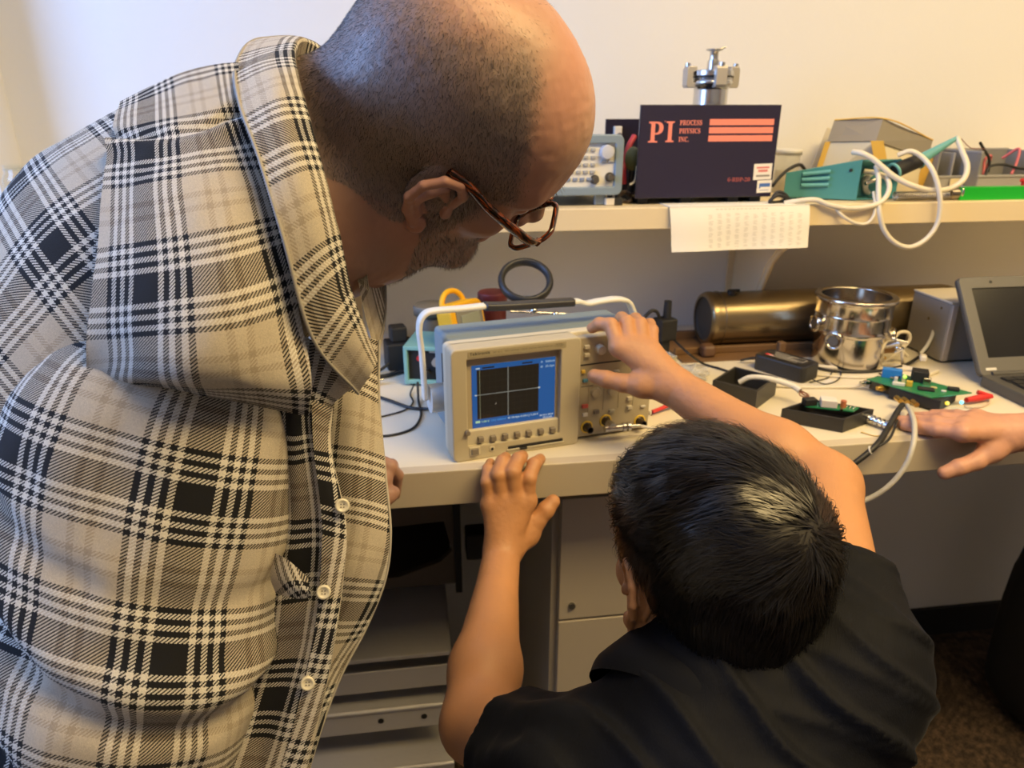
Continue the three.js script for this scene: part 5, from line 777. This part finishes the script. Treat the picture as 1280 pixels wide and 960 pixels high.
  // shoulder yoke on the near side
  const yk = [
    [[-0.2104, 1.5137, 0.9849], [-0.1752, 1.5303, 0.9888], [-0.144, 1.5389, 0.9953], [-0.1188, 1.5411, 0.998]],
    [[-0.2025, 1.4942, 1.0368], [-0.1614, 1.4996, 1.0535], [-0.1301, 1.5022, 1.059], [-0.1083, 1.5072, 1.0558]],
    [[-0.1996, 1.458, 1.0783], [-0.155, 1.4626, 1.1044], [-0.1172, 1.4673, 1.1079], [-0.0896, 1.4661, 1.0982]],
    [[-0.1984, 1.4177, 1.1157], [-0.1503, 1.4241, 1.1417], [-0.1094, 1.4286, 1.1457], [-0.0814, 1.431, 1.1216]],
    [[-0.2031, 1.3808, 1.1326], [-0.1523, 1.3877, 1.1631], [-0.1056, 1.3894, 1.1668], [-0.0747, 1.3884, 1.1304]],
    [[-0.2117, 1.3492, 1.1328], [-0.1573, 1.3585, 1.1629], [-0.1074, 1.3532, 1.1697], [-0.0717, 1.3437, 1.1374]],
    [[-0.2258, 1.3246, 1.0993], [-0.1692, 1.3391, 1.1341], [-0.1154, 1.3294, 1.1454], [-0.0764, 1.3101, 1.1259]]];
  obj('yoke', cloth(yk, 110, 150, { off: [.40, .78], rot: .06, fold: (u, v, a, b, p) => .003 * fbm(p[0] * 18, p[1] * 14, p[2] * 18) - .006 * crease(v - .03 * Math.sin(u * 4), .17, .018) + .004 * crease(v, .2, .02) + .004 * Math.sin(u * 9 + v * 5) * crease(v, .8, .12) }), plaid, shirt);
  // hanging right front with placket
  const rfp = [
    [[-0.1169, 1.3852, 1.1019], [-0.0909, 1.3784, 1.1212], [-0.0644, 1.3588, 1.1195], [-0.0388, 1.3219, 1.0963]],
    [[-0.1166, 1.3308, 1.1122], [-0.0923, 1.3286, 1.1252], [-0.0739, 1.3212, 1.1241], [-0.0626, 1.3075, 1.1072]],
    [[-0.119, 1.2805, 1.1098], [-0.0939, 1.2858, 1.1242], [-0.0759, 1.2874, 1.1261], [-0.0651, 1.2816, 1.1169]],
    [[-0.1239, 1.2213, 1.1104], [-0.0956, 1.2293, 1.1275], [-0.0744, 1.233, 1.1366], [-0.0573, 1.2282, 1.1366]],
    [[-0.1328, 1.1703, 1.1181], [-0.1032, 1.1836, 1.1366], [-0.0779, 1.1931, 1.1494], [-0.0608, 1.1941, 1.1493]],
    [[-0.1474, 1.1246, 1.1338], [-0.1139, 1.1362, 1.1502], [-0.0863, 1.1464, 1.1642], [-0.0703, 1.1464, 1.1664]],
    [[-0.1683, 1.0733, 1.1507], [-0.1333, 1.0817, 1.1654], [-0.1032, 1.0902, 1.1793], [-0.0851, 1.0904, 1.1828]],
    [[-0.1889, 1.0276, 1.1655], [-0.1529, 1.0336, 1.1791], [-0.1211, 1.0397, 1.192], [-0.1015, 1.0404, 1.1967]],
    [[-0.2376, 0.9201, 1.1895], [-0.1974, 0.9249, 1.2041], [-0.1614, 0.93, 1.218], [-0.1378, 0.9272, 1.2225]]];
  const rfPanel = obj('front_panel', cloth(rfp, 80, 190, { off: [.28, .1], fold: (u, v, a, b, p) => .004 * fbm(p[0] * 22, p[1] * 10, p[2] * 22) + .004 * Math.sin(u * 14 + v * 6) * (1 - u) }), plaid, shirt);
  // placket strip and stitched edge
  const edge = rfp.slice(1).map(r => r[3]), ins = rfp.slice(1).map(r => mixv(r[3], r[2], .95)), fw = [0.1011, 0.0479, -0.0006];
  const lift = [0.001, 0.002, 0.0042], strip = edge.map((e, i) => [ad(ins[i], sc(lift, .8)), ad(mixv(e, ins[i], .5), sc(lift, 1.1)), ad(e, sc(lift, .6)), ad(e, sc(lift, -.3))]);
  const pk = obj('placket', cloth(strip, 24, 170, { off: [.62, .1], rot: -.1 }), plaid, shirt);
  obj('stitched_edge', tube(edge.map(e => ad(e, sc(lift, .2))), .0011, 120, 6), mat([.42, .39, .34], .9), pk);
  const btn = mat([.62, .58, .46], .35, { clearcoat: .4 }), NB = V([0.0919, 0.4331, 0.9267]).normalize();
  for (const c of [[-0.0736, 1.1881, 1.1601], [-0.0891, 1.123, 1.1766], [-0.0573, 1.2453, 1.1397]]) { const q = new THREE.Quaternion().setFromUnitVectors(V(0, 1, 0), NB), G = g => g.applyQuaternion(q).translate(...c); const b = obj('button', G(lathe([[0, .0012], [.0028, .0012], [.0034, .0022], [.0046, .0022], [.0052, .0012], [.0052, -.0006], [.0045, -.0012], [0, -.0012]], 26)), btn, shirt); for (const [x, z] of [[.001, .001], [-.001, .001], [.001, -.001], [-.001, -.001]]) obj('button_hole', G(new THREE.CylinderGeometry(.0005, .0005, .0004, 8).translate(x, .0014, z)), mat([.12, .1, .08], .8), b); }
  // left front hanging behind
  const lfp = [
    [[-0.0953, 1.3261, 1.0089], [-0.054, 1.3368, 1.0268], [-0.0298, 1.3292, 1.0169]],
    [[-0.0977, 1.2825, 1.0254], [-0.0545, 1.2913, 1.0444], [-0.0325, 1.2794, 1.0358]],
    [[-0.1006, 1.2265, 1.0467], [-0.0563, 1.2336, 1.0665], [-0.0302, 1.2228, 1.0581]],
    [[-0.103, 1.1829, 1.0633], [-0.0554, 1.1899, 1.0835], [-0.0286, 1.178, 1.0757]],
    [[-0.1083, 1.1456, 1.077], [-0.0609, 1.1517, 1.0943], [-0.0347, 1.1413, 1.0836]],
    [[-0.1259, 1.0952, 1.0833], [-0.0776, 1.102, 1.0982], [-0.0524, 1.1003, 1.0916]],
    [[-0.1487, 1.0446, 1.0997], [-0.1033, 1.0535, 1.1134], [-0.0782, 1.0573, 1.1047]],
    [[-0.1719, 0.9877, 1.1185], [-0.1281, 0.9962, 1.1321], [-0.1059, 0.9908, 1.1265]],
    [[-0.1881, 0.8569, 1.1561], [-0.1615, 0.8674, 1.1666], [-0.1437, 0.8569, 1.1623]]];
  const lp = obj('front_panel', cloth(lfp, 60, 150, { off: [.55, .62], rot: -.12, fold: wr(.003, 20) }), plaid, shirt);
  obj('stitched_edge', tube(lfp.map(r => r[2]), .0012, 120, 6), mat([.42, .39, .34], .9), lp);
  // chest pocket flap behind the sleeve
  const pf = [[[-0.1095, 1.2121, 1.1409], [-0.0965, 1.2126, 1.1533], [-0.083, 1.2016, 1.1605]], [[-0.1116, 1.1949, 1.1472], [-0.0958, 1.1991, 1.1608], [-0.0817, 1.1928, 1.1652]], [[-0.1086, 1.183, 1.1501], [-0.0926, 1.1861, 1.162], [-0.0807, 1.1873, 1.1643]]];
  obj('pocket_flap', cloth(pf, 24, 24, { off: [.4, .2], rot: .5 }), plaid, shirt);
  // collar: leaf, fold and stand
  const fold = [[-0.0283, 1.3355, 1.0904], [-0.0407, 1.3924, 1.1077], [-0.0483, 1.4461, 1.1074], [-0.0574, 1.4866, 1.0872], [-0.0695, 1.5217, 1.0449], [-0.0792, 1.5514, 0.9779], [-0.0742, 1.5614, 0.9207], [-0.0548, 1.5398, 0.8831], [-0.0379, 1.4786, 0.8875], [-0.0362, 1.3935, 0.9478], [-0.0452, 1.3746, 0.9971]];
  const leaf = [[-0.0428, 1.3164, 1.1044], [-0.0655, 1.369, 1.1392], [-0.0782, 1.4386, 1.1375], [-0.0918, 1.4816, 1.1092], [-0.109, 1.5133, 1.061], [-0.1237, 1.5445, 0.9743], [-0.1174, 1.5656, 0.8913], [-0.0765, 1.5633, 0.8222], [-0.0424, 1.4839, 0.8362], [-0.0246, 1.3491, 0.9612], [-0.0333, 1.3137, 1.0224]];
  const standB = [[-0.0415, 1.3272, 1.0701], [-0.054, 1.3778, 1.0704], [-0.0678, 1.4253, 1.0554], [-0.0787, 1.4689, 1.037], [-0.0872, 1.5069, 1.0048], [-0.0885, 1.5257, 0.9649], [-0.0824, 1.5302, 0.9316], [-0.0647, 1.5162, 0.9125], [-0.0498, 1.4735, 0.9203], [-0.0413, 1.4124, 0.956], [-0.0354, 1.3677, 1.0066]];
  const mid = fold.map((p, i) => ad(mixv(p, leaf[i], .5), sc(LAT, i < 5 ? .010 : -.004), [0, .004, 0])), near = fold.map((p, i) => ad(mixv(p, leaf[i], .1), sc(LAT, i < 5 ? .006 : 0), [0, .003, 0])), inn = fold.map((p, i) => ad(mixv(p, standB[i], .25), [0, 0, 0]));
  const col = obj('collar', cloth([leaf, mid, near, fold, inn, standB], 150, 50, { off: [.05, .1], fold: (u, v, a, b, p) => .0018 * fbm(p[0] * 30, p[1] * 30, p[2] * 30) }), plaid, shirt);
  obj('stitched_edge', tube(leaf, .0013, 140, 6), mat([.3, .28, .25], .9), col);

  // glasses
  const gl = thing('eyeglasses', 'tortoiseshell eyeglasses worn low on the bald person', 'glasses');
  const tort = mat(0xffffff, .25, { clearcoat: .5, map: (() => dataTex(128, (i, j) => { const n = tileNoise(i, j, 128, 22) + .4 * tileNoise(i, j, 128, 50, 3); const t = clamp(n * 1.6 + .3, 0, 1); return [30 + 120 * t, 16 + 52 * t, 10 + 12 * t]; }, true))() });
  const lz = .112, ly = -.006, rim = s => { const pts = roundRect(.048, .037, .012, 5, s * .0365, ly).map(([x, y]) => [x, y, lz - Math.abs(x) * .12 - (ly + .01 - y) * .45]); return tube(pts, .0025, 90, 8, true); };
  const put = g => g.applyMatrix4(m);
  for (const s of [-1, 1]) {
    const r = obj('rim', put(rim(s)), tort, gl);
    obj('lens', put(new THREE.ShapeGeometry(new THREE.Shape(roundRect(.048, .037, .012, 5, s * .0365, 0).map(p => new THREE.Vector2(...p)))).rotateX(.42).translate(0, ly, lz - .0088)), mat([.98, .98, .96], .02, { transmission: 1, thickness: 0, ior: 1.15 }), gl);
    const tp = curve([[s * .0605, ly + .008, lz - .008], [s * .068, ly + .010, lz - .016], [s * .075, .012, .075], [s * .080, .022, .042], [s * .0825, .033, .016], [s * .0838, .037, -.004]]);
    const tg = new THREE.TubeGeometry(tp, 60, .0022, 8); // flatten to a tall strip
    const tq = tg.attributes.position; for (let i = 0; i < tq.count; i++) { const ring = Math.floor(i / 9), c = tp.getPointAt(ring / 60); tq.setY(i, c.y + (tq.getY(i) - c.y) * (1.9 + .5 * (1 - ring / 60))); }
    obj('temple', put(tg), tort, gl); obj('hinge', put(box(.005, .006, .005, s * .0625, ly + .0085, lz - .0095, .001)), tort, gl);
  }
  obj('bridge', put(tube([[-.0095, ly + .006, lz - .001], [0, ly + .01, lz + .002], [.0095, ly + .006, lz - .001]], .0022)), tort, gl);
}
// ---- crouching person in a dark polo shirt, seen from behind
const tanSkin = [.50, .24, .105];
const skinPaint = c => g => paint(g, (x, y, z) => { const n = fbm(x * 55, y * 55, z * 55); return [c[0] * (1 + .07 * n), c[1] * (1 + .05 * n), c[2] * (1 + .03 * n)]; });
{
  const person = thing('person', 'dark-haired person in a black polo shirt crouching and reaching to the oscilloscope', 'person');
  const F = [-.21, -.06, -.97], U = [0.02, 1, -.02], O = [0.2632, 1.0954, 1.0643], { m } = placed(null, F, U, O), inv = m.clone().invert(), toHead = p => V(p).applyMatrix4(inv).toArray();
  const nb = [0.2403, 1.0193, 1.1263], nb2 = [0.2316, 0.986, 1.1488], neck = cap([0, -.03, -.03], toHead(nb), .056, .064);
  const hf = headField({ neck }), hg = net(hf, [-.105, -.15, -.15], [.105, .14, .128], .0034);
  // arms
  const rsh = [0.3579, 1.045, 1.1383], rel = [0.4822, 1.0836, 0.892], rwr = [0.3652, 1.1386, 0.7028], lsh = [0.1181, 0.9454, 1.1432], lel = [0.0484, 0.8546, 0.9739], lwr = [0.1057, 0.9187, 0.742];
  const rHand = handMesh(rwr, mixv(rwr, rel, .45), [[[0.29, 1.1869, 0.6411], [0.2834, 1.2137, 0.6167], [0.27, 1.2118, 0.6037], [0.2614, 1.2037, 0.5959]], [[0.3074, 1.1912, 0.6418], [0.3084, 1.2154, 0.6132], [0.3123, 1.2107, 0.5755], [0.3157, 1.199, 0.548]], [[0.3244, 1.1891, 0.6451], [0.3287, 1.2126, 0.6149], [0.3327, 1.2096, 0.5788], [0.3367, 1.1979, 0.5514]], [[0.3367, 1.1814, 0.653], [0.3458, 1.2038, 0.6207], [0.3524, 1.2042, 0.5891], [0.3567, 1.1949, 0.5662]]], [[0.3169, 1.1405, 0.679], [0.2928, 1.1402, 0.665], [0.2718, 1.142, 0.6505], [0.2572, 1.1429, 0.6373]], 1.06, .029, .5);
  const lHand = handMesh(lwr, mixv(lwr, lel, .4), [[[0.1467, 0.986, 0.712], [0.1494, 1.0197, 0.708], [0.1604, 1.0325, 0.69], [0.1725, 1.0283, 0.668]], [[0.128, 0.9939, 0.714], [0.1262, 1.0327, 0.71], [0.1371, 1.0419, 0.69], [0.1469, 1.0333, 0.664]], [[0.1099, 0.9916, 0.712], [0.1061, 1.0281, 0.708], [0.1141, 1.0397, 0.69], [0.1221, 1.0325, 0.664]], [[0.0941, 0.9839, 0.71], [0.0904, 1.0162, 0.705], [0.0934, 1.0284, 0.69], [0.099, 1.028, 0.67]]], [[0.1466, 0.9321, 0.715], [0.1614, 0.9505, 0.71], [0.1749, 0.9644, 0.706], [0.1865, 0.9745, 0.7]], 1.08, .027, .5);
  const pel = [.27, .52, 1.28], chest = [0.2189, 0.9148, 1.1909], mid = mixv(pel, chest, .5);
  const kneeR = [.40, .07, 1.12], kneeL = [.13, .07, 1.14], hipR = [.37, .5, 1.27], hipL = [.17, .5, 1.28], ankR = [.38, .06, 1.52], ankL = [.15, .06, 1.53];
  const skel = blend([chain([pel, mid, chest, nb2, nb], [.11, .11, .1, .052, .05], .05), cap(nb2, rsh, .045, .05), cap(nb2, lsh, .045, .05), cap(rsh, rel, .05, .038), cap(lsh, lel, .05, .04), chain([rel, mixv(rel, rwr, .3), rwr], [.038, .041, .025], .02), chain([lel, mixv(lel, lwr, .28), lwr], [.039, .042, .0235], .02), chain([hipR, kneeR, ankR], [.085, .06, .04], .03), chain([hipL, kneeL, ankL], [.085, .06, .04], .03)], .02);
  const [lo, hi] = boundsOf([pel, chest, nb, rsh, rel, rwr, lsh, lel, lwr, kneeR, kneeL, ankR, ankL], .13); lo[1] = 0;
  const sk = skinPaint(tanSkin), bg = net(skel, lo, hi, .0085); sk(bg); sk(rHand.geo); sk(lHand.geo); sk(hg); hg.applyMatrix4(m);
  obj('body', weld([hg, rHand.geo, lHand.geo, bg]), mat(0xffffff, .5, { vertexColors: true, bumpMap: skinBump, bumpScale: .0005, sheen: .1 }), person);
  for (const s of [-1, 1]) obj('eye', new THREE.SphereGeometry(.0122, 16, 12).translate(s * .032, .006, .078).applyMatrix4(m), mat([.6, .58, .54], .2), person);
  // polo shirt
  const hem = (c, dir) => { const d = V(dir).normalize(); return (x, y, z) => (x - c[0]) * d.x + (y - c[1]) * d.y + (z - c[2]) * d.z; };
  const rHem = mixv(rsh, rel, .36), lHem = mixv(lsh, lel, .5), rDir = rel.map((v, i) => v - rsh[i]), lDir = lel.map((v, i) => v - lsh[i]);
  const rS = cap(rsh, mixv(rsh, rel, .6), .068, .058), lS = cap(lsh, mixv(lsh, lel, .9), .066, .058), rH = hem(rHem, rDir), lH = hem(lHem, lDir);
  const trunk = blend([chain([pel, mid, chest, nb2], [.15, .14, .125, .075], .05), cap(chest, mixv(rsh, chest, .2), .115, .075), cap(chest, mixv(lsh, chest, .2), .115, .072), cap(nb2, rsh, .06, .064), cap(nb2, lsh, .058, .06), chain([nb2, nb, mixv(nb, toW([0, -.03, -.03]), .4)], [.078, .071, .066], .02)], .035);
  const fr = V(rDir).normalize();
  const shirtF = (x, y, z) => {
    const r = smax(rS(x, y, z), rH(x, y, z), .004), l = smax(lS(x, y, z), lH(x, y, z), .004); let d = smin(smin(trunk(x, y, z), r, .03), l, .03);
    const dr = Math.hypot(x - rsh[0], y - rsh[1] + .02, z - rsh[2]), k = Math.exp(-dr * dr / .02), q = (x * .35 + y * .9 - z * .25) * 150 + 5 * noise(x * 7, y * 7, z * 7); d -= .009 * k * Math.exp(-((Math.sin(q * .5) / .38) ** 2)) * clamp(.55 + .9 * noise(x * 12, y * 12, z * 12 + 5), 0, 1) + .004 * fbm(x * 16, y * 16, z * 16); { const u = x * .86 + y * .3 - z * .42, w = -x * .5 + y * .6 - z * .6, bk = clamp((z - 1.06) / .08, 0, 1); d -= .010 * bk * Math.exp(-(((x - .3) / .16) ** 2)) * Math.exp(-((Math.sin(u * 62 + 1.8 * noise(u * 5, w * 9, 3)) / .4) ** 2)) * clamp(.5 + noise(x * 6, y * 6, z * 6), 0, 1); }
    const dl = Math.hypot(x - lsh[0], y - lsh[1] - .03, z - lsh[2]); d += .005 * Math.exp(-dl * dl / .012) * Math.sin((x * .8 - z * .5) * 160 + 3 * noise(x * 8, y * 8, z * 8));
    d = smax(d, -(cap(mixv(nb, toW([0, -.03, -.03]), .45), toW([0, 0, -.03]), .056, .05)(x, y, z)), .006);
    return Math.max(d, .5 - y);
  };
  function toW(p) { return V(p).applyMatrix4(m).toArray(); }
  const [slo, shi] = boundsOf([pel, chest, nb, rsh, lsh, mixv(rsh, rel, .6), mixv(lsh, lel, .9)], .17);
  const navy = mat([.006, .0067, .0095], .7, { specularIntensity: .2, sheen: .16, sheenRoughness: .5, sheenColor: new THREE.Color().setRGB(.5, .52, .6), bumpMap: skinBump, bumpScale: .0004 });
  const polo = obj('polo_shirt', net(shirtF, slo, shi, .0055), navy, person);
  // folded polo collar around the neck
  const nx = toW([0, -.052, -.034]), NU = V(nb).sub(V(nx)).negate().normalize(), LF = V(F).addScaledVector(NU, -V(F).dot(NU)).normalize(), SD = NU.clone().cross(LF);
  const rg = (h0, a, b) => { const h = h0 - .024; const c = V(nx).addScaledVector(NU, h).addScaledVector(LF, .012); return loop(c.toArray(), SD.clone().multiplyScalar(a).toArray(), LF.clone().multiplyScalar(b).toArray(), 20, 1, .25).map((p, i) => { const dn = .012 * Math.cos(i / 20 * 6.283); return ad(p, NU.clone().multiplyScalar(-dn).toArray()); }); };
  obj('collar', cloth([rg(-.052, .084, .09), rg(-.036, .085, .09), rg(-.014, .076, .08), rg(-.002, .071, .075), rg(-.001, .068, .072), rg(-.012, .066, .07), rg(-.04, .066, .07)], 120, 36, { closed: true, fold: (u, v, a, b, p) => .002 * fbm(p[0] * 22, p[1] * 22, p[2] * 22) }), mat([.006, .0067, .0095], .7, { specularIntensity: .2, sheen: .16, sheenRoughness: .5, sheenColor: new THREE.Color().setRGB(.5, .52, .6), side: THREE.DoubleSide }), polo);
  // trousers and shoes
  const trF = blend([chain([hipR, kneeR, ankR], [.105, .078, .06], .04), chain([hipL, kneeL, ankL], [.105, .078, .06], .04), ell(pel, [.17, .13, .14])], .05), [tlo, thi] = boundsOf([hipR, kneeR, ankR, hipL, kneeL, ankL, pel], .2); tlo[1] = -.02;
  obj('trousers', net((x, y, z) => Math.max(trF(x, y, z) + .005 * fbm(x * 9, y * 9, z * 9), y - .58, -y), tlo, thi, .014), mat([.05, .045, .04], .85), person);
  for (const a of [ankR, ankL]) obj('shoe', net((x, y, z) => Math.max(cap([a[0], .06, a[2]], [a[0], .045, a[2] + .16], .045, .045)(x, y, z), -y), [a[0] - .08, -.02, a[2] - .08], [a[0] + .08, .14, a[2] + .24], .009), mat([.03, .03, .03], .5), person);

  // hair: a dark cap under many combed strands, whorl at the crown
  const c0 = ell([0, .05, -.012], [.0865, .094, .106]), c1 = ell([0, .075, .04], [.07, .06, .055]), c2 = ell([0, -.012, -.06], [.066, .062, .047]), c3 = ell([0, -.045, -.062], [.05, .03, .028]), earHole = ell([.09, -.012, .004], [.03, .036, .026]);
  const hairF = (X, y, z) => { const x = Math.abs(X); let d = smin(smin(c0(x, y, z), c1(x, y, z), .03), smin(c2(x, y, z), c3(x, y, z), .02), .02); d = smax(d, -earHole(x, y, z), .01); d = smax(d, z - .045 - Math.max(0, y - .045) * .9, .012); d = smax(d, -(y + .072 + (z + .06) * .2), .01); return d + .0022 * fbm(X * 34, y * 34, z * 34) ; };
  const hair = net(hairF, [-.11, -.1, -.14], [.11, .16, .12], .0036);
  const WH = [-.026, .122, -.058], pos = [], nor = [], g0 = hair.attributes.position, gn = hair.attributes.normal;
  const grad = p => { const e = .002, f = hairF; const g = V(f(p.x + e, p.y, p.z) - f(p.x - e, p.y, p.z), f(p.x, p.y + e, p.z) - f(p.x, p.y - e, p.z), f(p.x, p.y, p.z + e) - f(p.x, p.y, p.z - e)); return g.normalize(); };
  for (let s = 0; s < 17000; s++) {
    const i = Math.floor(rnd() * g0.count), p = V(g0.getX(i), g0.getY(i), g0.getZ(i)).add(V(rnd() - .5, rnd() - .5, rnd() - .5).multiplyScalar(.004)); if (p.z > .06 && p.y < .05) continue;
    const r = p.distanceTo(V(WH)); if (r < .012 && rnd() < .6) continue;
    const d = p.clone().sub(V(WH)), n0 = V(gn.getX(i), gn.getY(i), gn.getZ(i)), sw = n0.clone().cross(d).multiplyScalar(.55 * Math.exp(-r * 9)); d.add(sw); const cl = V(noise(p.x * 55, p.y * 55, p.z * 55), noise(p.x * 55 + 9, p.y * 55, p.z * 55), noise(p.x * 55, p.y * 55 + 7, p.z * 55)).multiplyScalar(.75 * d.length()); d.add(cl); if (p.y > .06) d.add(V(.02, .0, .07).multiplyScalar(1)); else d.add(V(0, -.05, -.005));
    d.normalize(); const low = clamp((p.y + .06) / .12, .25, 1), L = (.022 + .024 * rnd()) * low, seg = 5, lift = (.0012 + .0085 * rnd() * rnd()) * low, w = .00055 * (.7 + .6 * rnd()); let q = p.clone(); const line = [];
    for (let k = 0; k <= seg; k++) { const n = grad(q), t = k / seg; const h = lift * Math.sin(t * 2.2) + .0006; const off = hairF(q.x, q.y, q.z); const c = q.clone().addScaledVector(n, h - off); line.push([c, n]); d.addScaledVector(n, -d.dot(n)).normalize(); d.add(V((rnd() - .5) * .12, (rnd() - .5) * .12 - .03, (rnd() - .5) * .12)); q = q.clone().addScaledVector(n, -off).addScaledVector(d, L / seg); }
    for (let k = 0; k < seg; k++) { const [a, na] = line[k], [b, nbq] = line[k + 1], t = b.clone().sub(a), s1 = t.clone().cross(na).normalize().multiplyScalar(w * (1 - k / seg * .8)), s2 = t.clone().cross(na).normalize().multiplyScalar(w * (1 - (k + 1) / seg * .8)); pos.push(...a.clone().sub(s1).toArray(), ...a.clone().add(s1).toArray(), ...b.clone().add(s2).toArray(), ...a.clone().sub(s1).toArray(), ...b.clone().add(s2).toArray(), ...b.clone().sub(s2).toArray()); for (const n of [na, na, nbq, na, nbq, nbq]) nor.push(n.x, n.y, n.z); }
  }
  const sg = new THREE.BufferGeometry(); sg.setAttribute('position', new THREE.Float32BufferAttribute(pos, 3)); sg.setAttribute('normal', new THREE.Float32BufferAttribute(nor, 3));
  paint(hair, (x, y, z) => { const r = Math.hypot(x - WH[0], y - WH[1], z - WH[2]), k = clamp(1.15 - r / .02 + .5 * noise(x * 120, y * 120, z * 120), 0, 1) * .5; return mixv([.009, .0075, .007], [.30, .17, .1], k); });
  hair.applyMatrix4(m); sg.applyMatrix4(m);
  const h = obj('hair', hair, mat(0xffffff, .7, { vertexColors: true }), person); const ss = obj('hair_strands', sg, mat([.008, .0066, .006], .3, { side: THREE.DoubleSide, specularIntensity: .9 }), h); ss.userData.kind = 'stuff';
}
// ---- third person: only the hand and forearm reach into view from the right
{
  const person = thing('person', 'person at the far right resting one hand flat on the bench edge', 'person');
  const wr = [0.9159, 1.0376, 0.7], el = [1.24, 1.12, .86], sh = [1.42, 1.38, 1.12];
  const hand = handMesh(wr, mixv(wr, el, .4), [[[0.821, 1.046, 0.7049], [0.7996, 1.04, 0.6799], [0.79, 1.033, 0.6539], [0.7785, 1.029, 0.634]], [[0.8353, 1.05, 0.6889], [0.8076, 1.046, 0.6637], [0.796, 1.037, 0.6385], [0.78, 1.03, 0.6171]], [[0.8572, 1.05, 0.6735], [0.831, 1.046, 0.6512], [0.8226, 1.036, 0.6237], [0.8115, 1.03, 0.605]], [[0.8802, 1.048, 0.6595], [0.8678, 1.042, 0.6341], [0.8639, 1.034, 0.6116], [0.8549, 1.03, 0.5976]]], [[0.875, 1.0149, 0.71], [0.8474, 1.0001, 0.715], [0.8208, 0.9923, 0.715], [0.8011, 0.9825, 0.712]], 1.08, .0305, .5);
  const nk = [1.62, 1.46, 1.2], chest = [1.64, 1.2, 1.22], pel = [1.66, .95, 1.25], lsh = [1.8, 1.38, 1.3], lel = [1.86, 1.1, 1.32], lwr = [1.8, .86, 1.25];
  const hips = [[1.6, .9, 1.2], [1.74, .9, 1.28]], kn = [[1.58, .5, 1.18], [1.74, .5, 1.28]], an = [[1.58, .08, 1.2], [1.74, .08, 1.3]];
  const skel = blend([chain([pel, chest, nk], [.11, .12, .06], .04), cap(chest, sh, .08, .055), cap(chest, lsh, .08, .055), cap(sh, el, .05, .04), chain([el, mixv(el, wr, .3), wr], [.04, .042, .026], .02), cap(lsh, lel, .05, .04), cap(lel, lwr, .04, .03), ...[0, 1].map(i => chain([hips[i], kn[i], an[i]], [.085, .06, .04], .03))], .03);
  const O = [1.60, 1.62, 1.17], { m } = placed(null, [-.75, -.35, -.55], [0, 1, 0], O), hd = net(headField({ neck: cap([0, -.03, -.03], [0, -.17, -.04], .056, .06) }), [-.105, -.17, -.13], [.105, .14, .13], .005).applyMatrix4(m);
  const lh = handMesh(lwr, lel, [0, 1, 2, 3].map(i => { const b = ad(lwr, [-.03 + i * .006, -.08, -.03 + i * .019]); return [b, ad(b, [-.01, -.04, 0]), ad(b, [-.012, -.06, 0]), ad(b, [-.01, -.08, 0])]; }), [ad(lwr, [-.03, -.03, -.03]), ad(lwr, [-.045, -.06, -.04]), ad(lwr, [-.045, -.085, -.04]), ad(lwr, [-.04, -.1, -.035])], 1, .027, .3, .0035);
  const [lo, hi] = boundsOf([wr, el, sh, nk, pel, lsh, lel, lwr, ...an], .13); lo[1] = 0;
  const bg = net(skel, lo, hi, .011), pk = skinPaint([.55, .28, .18]); for (const g of [bg, hand.geo, hd, lh.geo]) pk(g);
  obj('body', weld([hand.geo, hd, lh.geo, bg]), mat(0xffffff, .5, { vertexColors: true, bumpMap: skinBump, bumpScale: .0005, sheen: .1 }), person);
  const top = blend([chain([pel, chest, nk], [.15, .155, .075], .05), cap(chest, sh, .1, .075), cap(chest, lsh, .1, .075), cap(sh, mixv(sh, el, .55), .072, .06), cap(lsh, mixv(lsh, lel, .6), .072, .06)], .03), [slo, shi] = boundsOf([pel, nk, sh, lsh, el, lel], .17);
  const shirt = mat([.06, .07, .09], .85); obj('shirt', net((x, y, z) => Math.max(top(x, y, z) + .004 * fbm(x * 14, y * 14, z * 14), y - nk[1] + .02), slo, shi, .013), shirt, person);
  const tr = blend([...[0, 1].map(i => chain([hips[i], kn[i], an[i]], [.11, .085, .065], .04)), ell(pel, [.15, .12, .13])], .04), [tlo, thi] = boundsOf([...hips, ...kn, ...an, pel], .2); obj('trousers', net((x, y, z) => Math.max(tr(x, y, z), .05 - y), tlo, thi, .015), mat([.02, .022, .03], .85), person);
  for (const a of an) obj('shoe', net((x, y, z) => Math.max(cap([a[0] + .02, .045, a[2] + .02], [a[0] - .13, .04, a[2] - .1], .05, .042)(x, y, z), -y), [a[0] - .24, -.02, a[2] - .2], [a[0] + .12, .12, a[2] + .12], .01), mat([.02, .02, .02], .5), person);
  const hr = ell([0, .058, -.016], [.088, .092, .106]); obj('hair', net((x, y, z) => smax(smax(hr(x, y, z), z - .045 - Math.max(0, y - .06), .01), -(y + .05), .01) + .003 * fbm(x * 40, y * 40, z * 40), [-.11, -.08, -.14], [.11, .17, .12], .006).applyMatrix4(m), mat([.03, .022, .018], .5), person);
  for (const s of [-1, 1]) obj('eye', new THREE.SphereGeometry(.0122, 14, 10).translate(s * .032, .006, .078).applyMatrix4(m), mat([.6, .58, .54], .2), person);
}
scene.traverse(o => { if (o.isMesh) { o.castShadow = true; o.receiveShadow = true; } });
renderer.render(scene, camera);
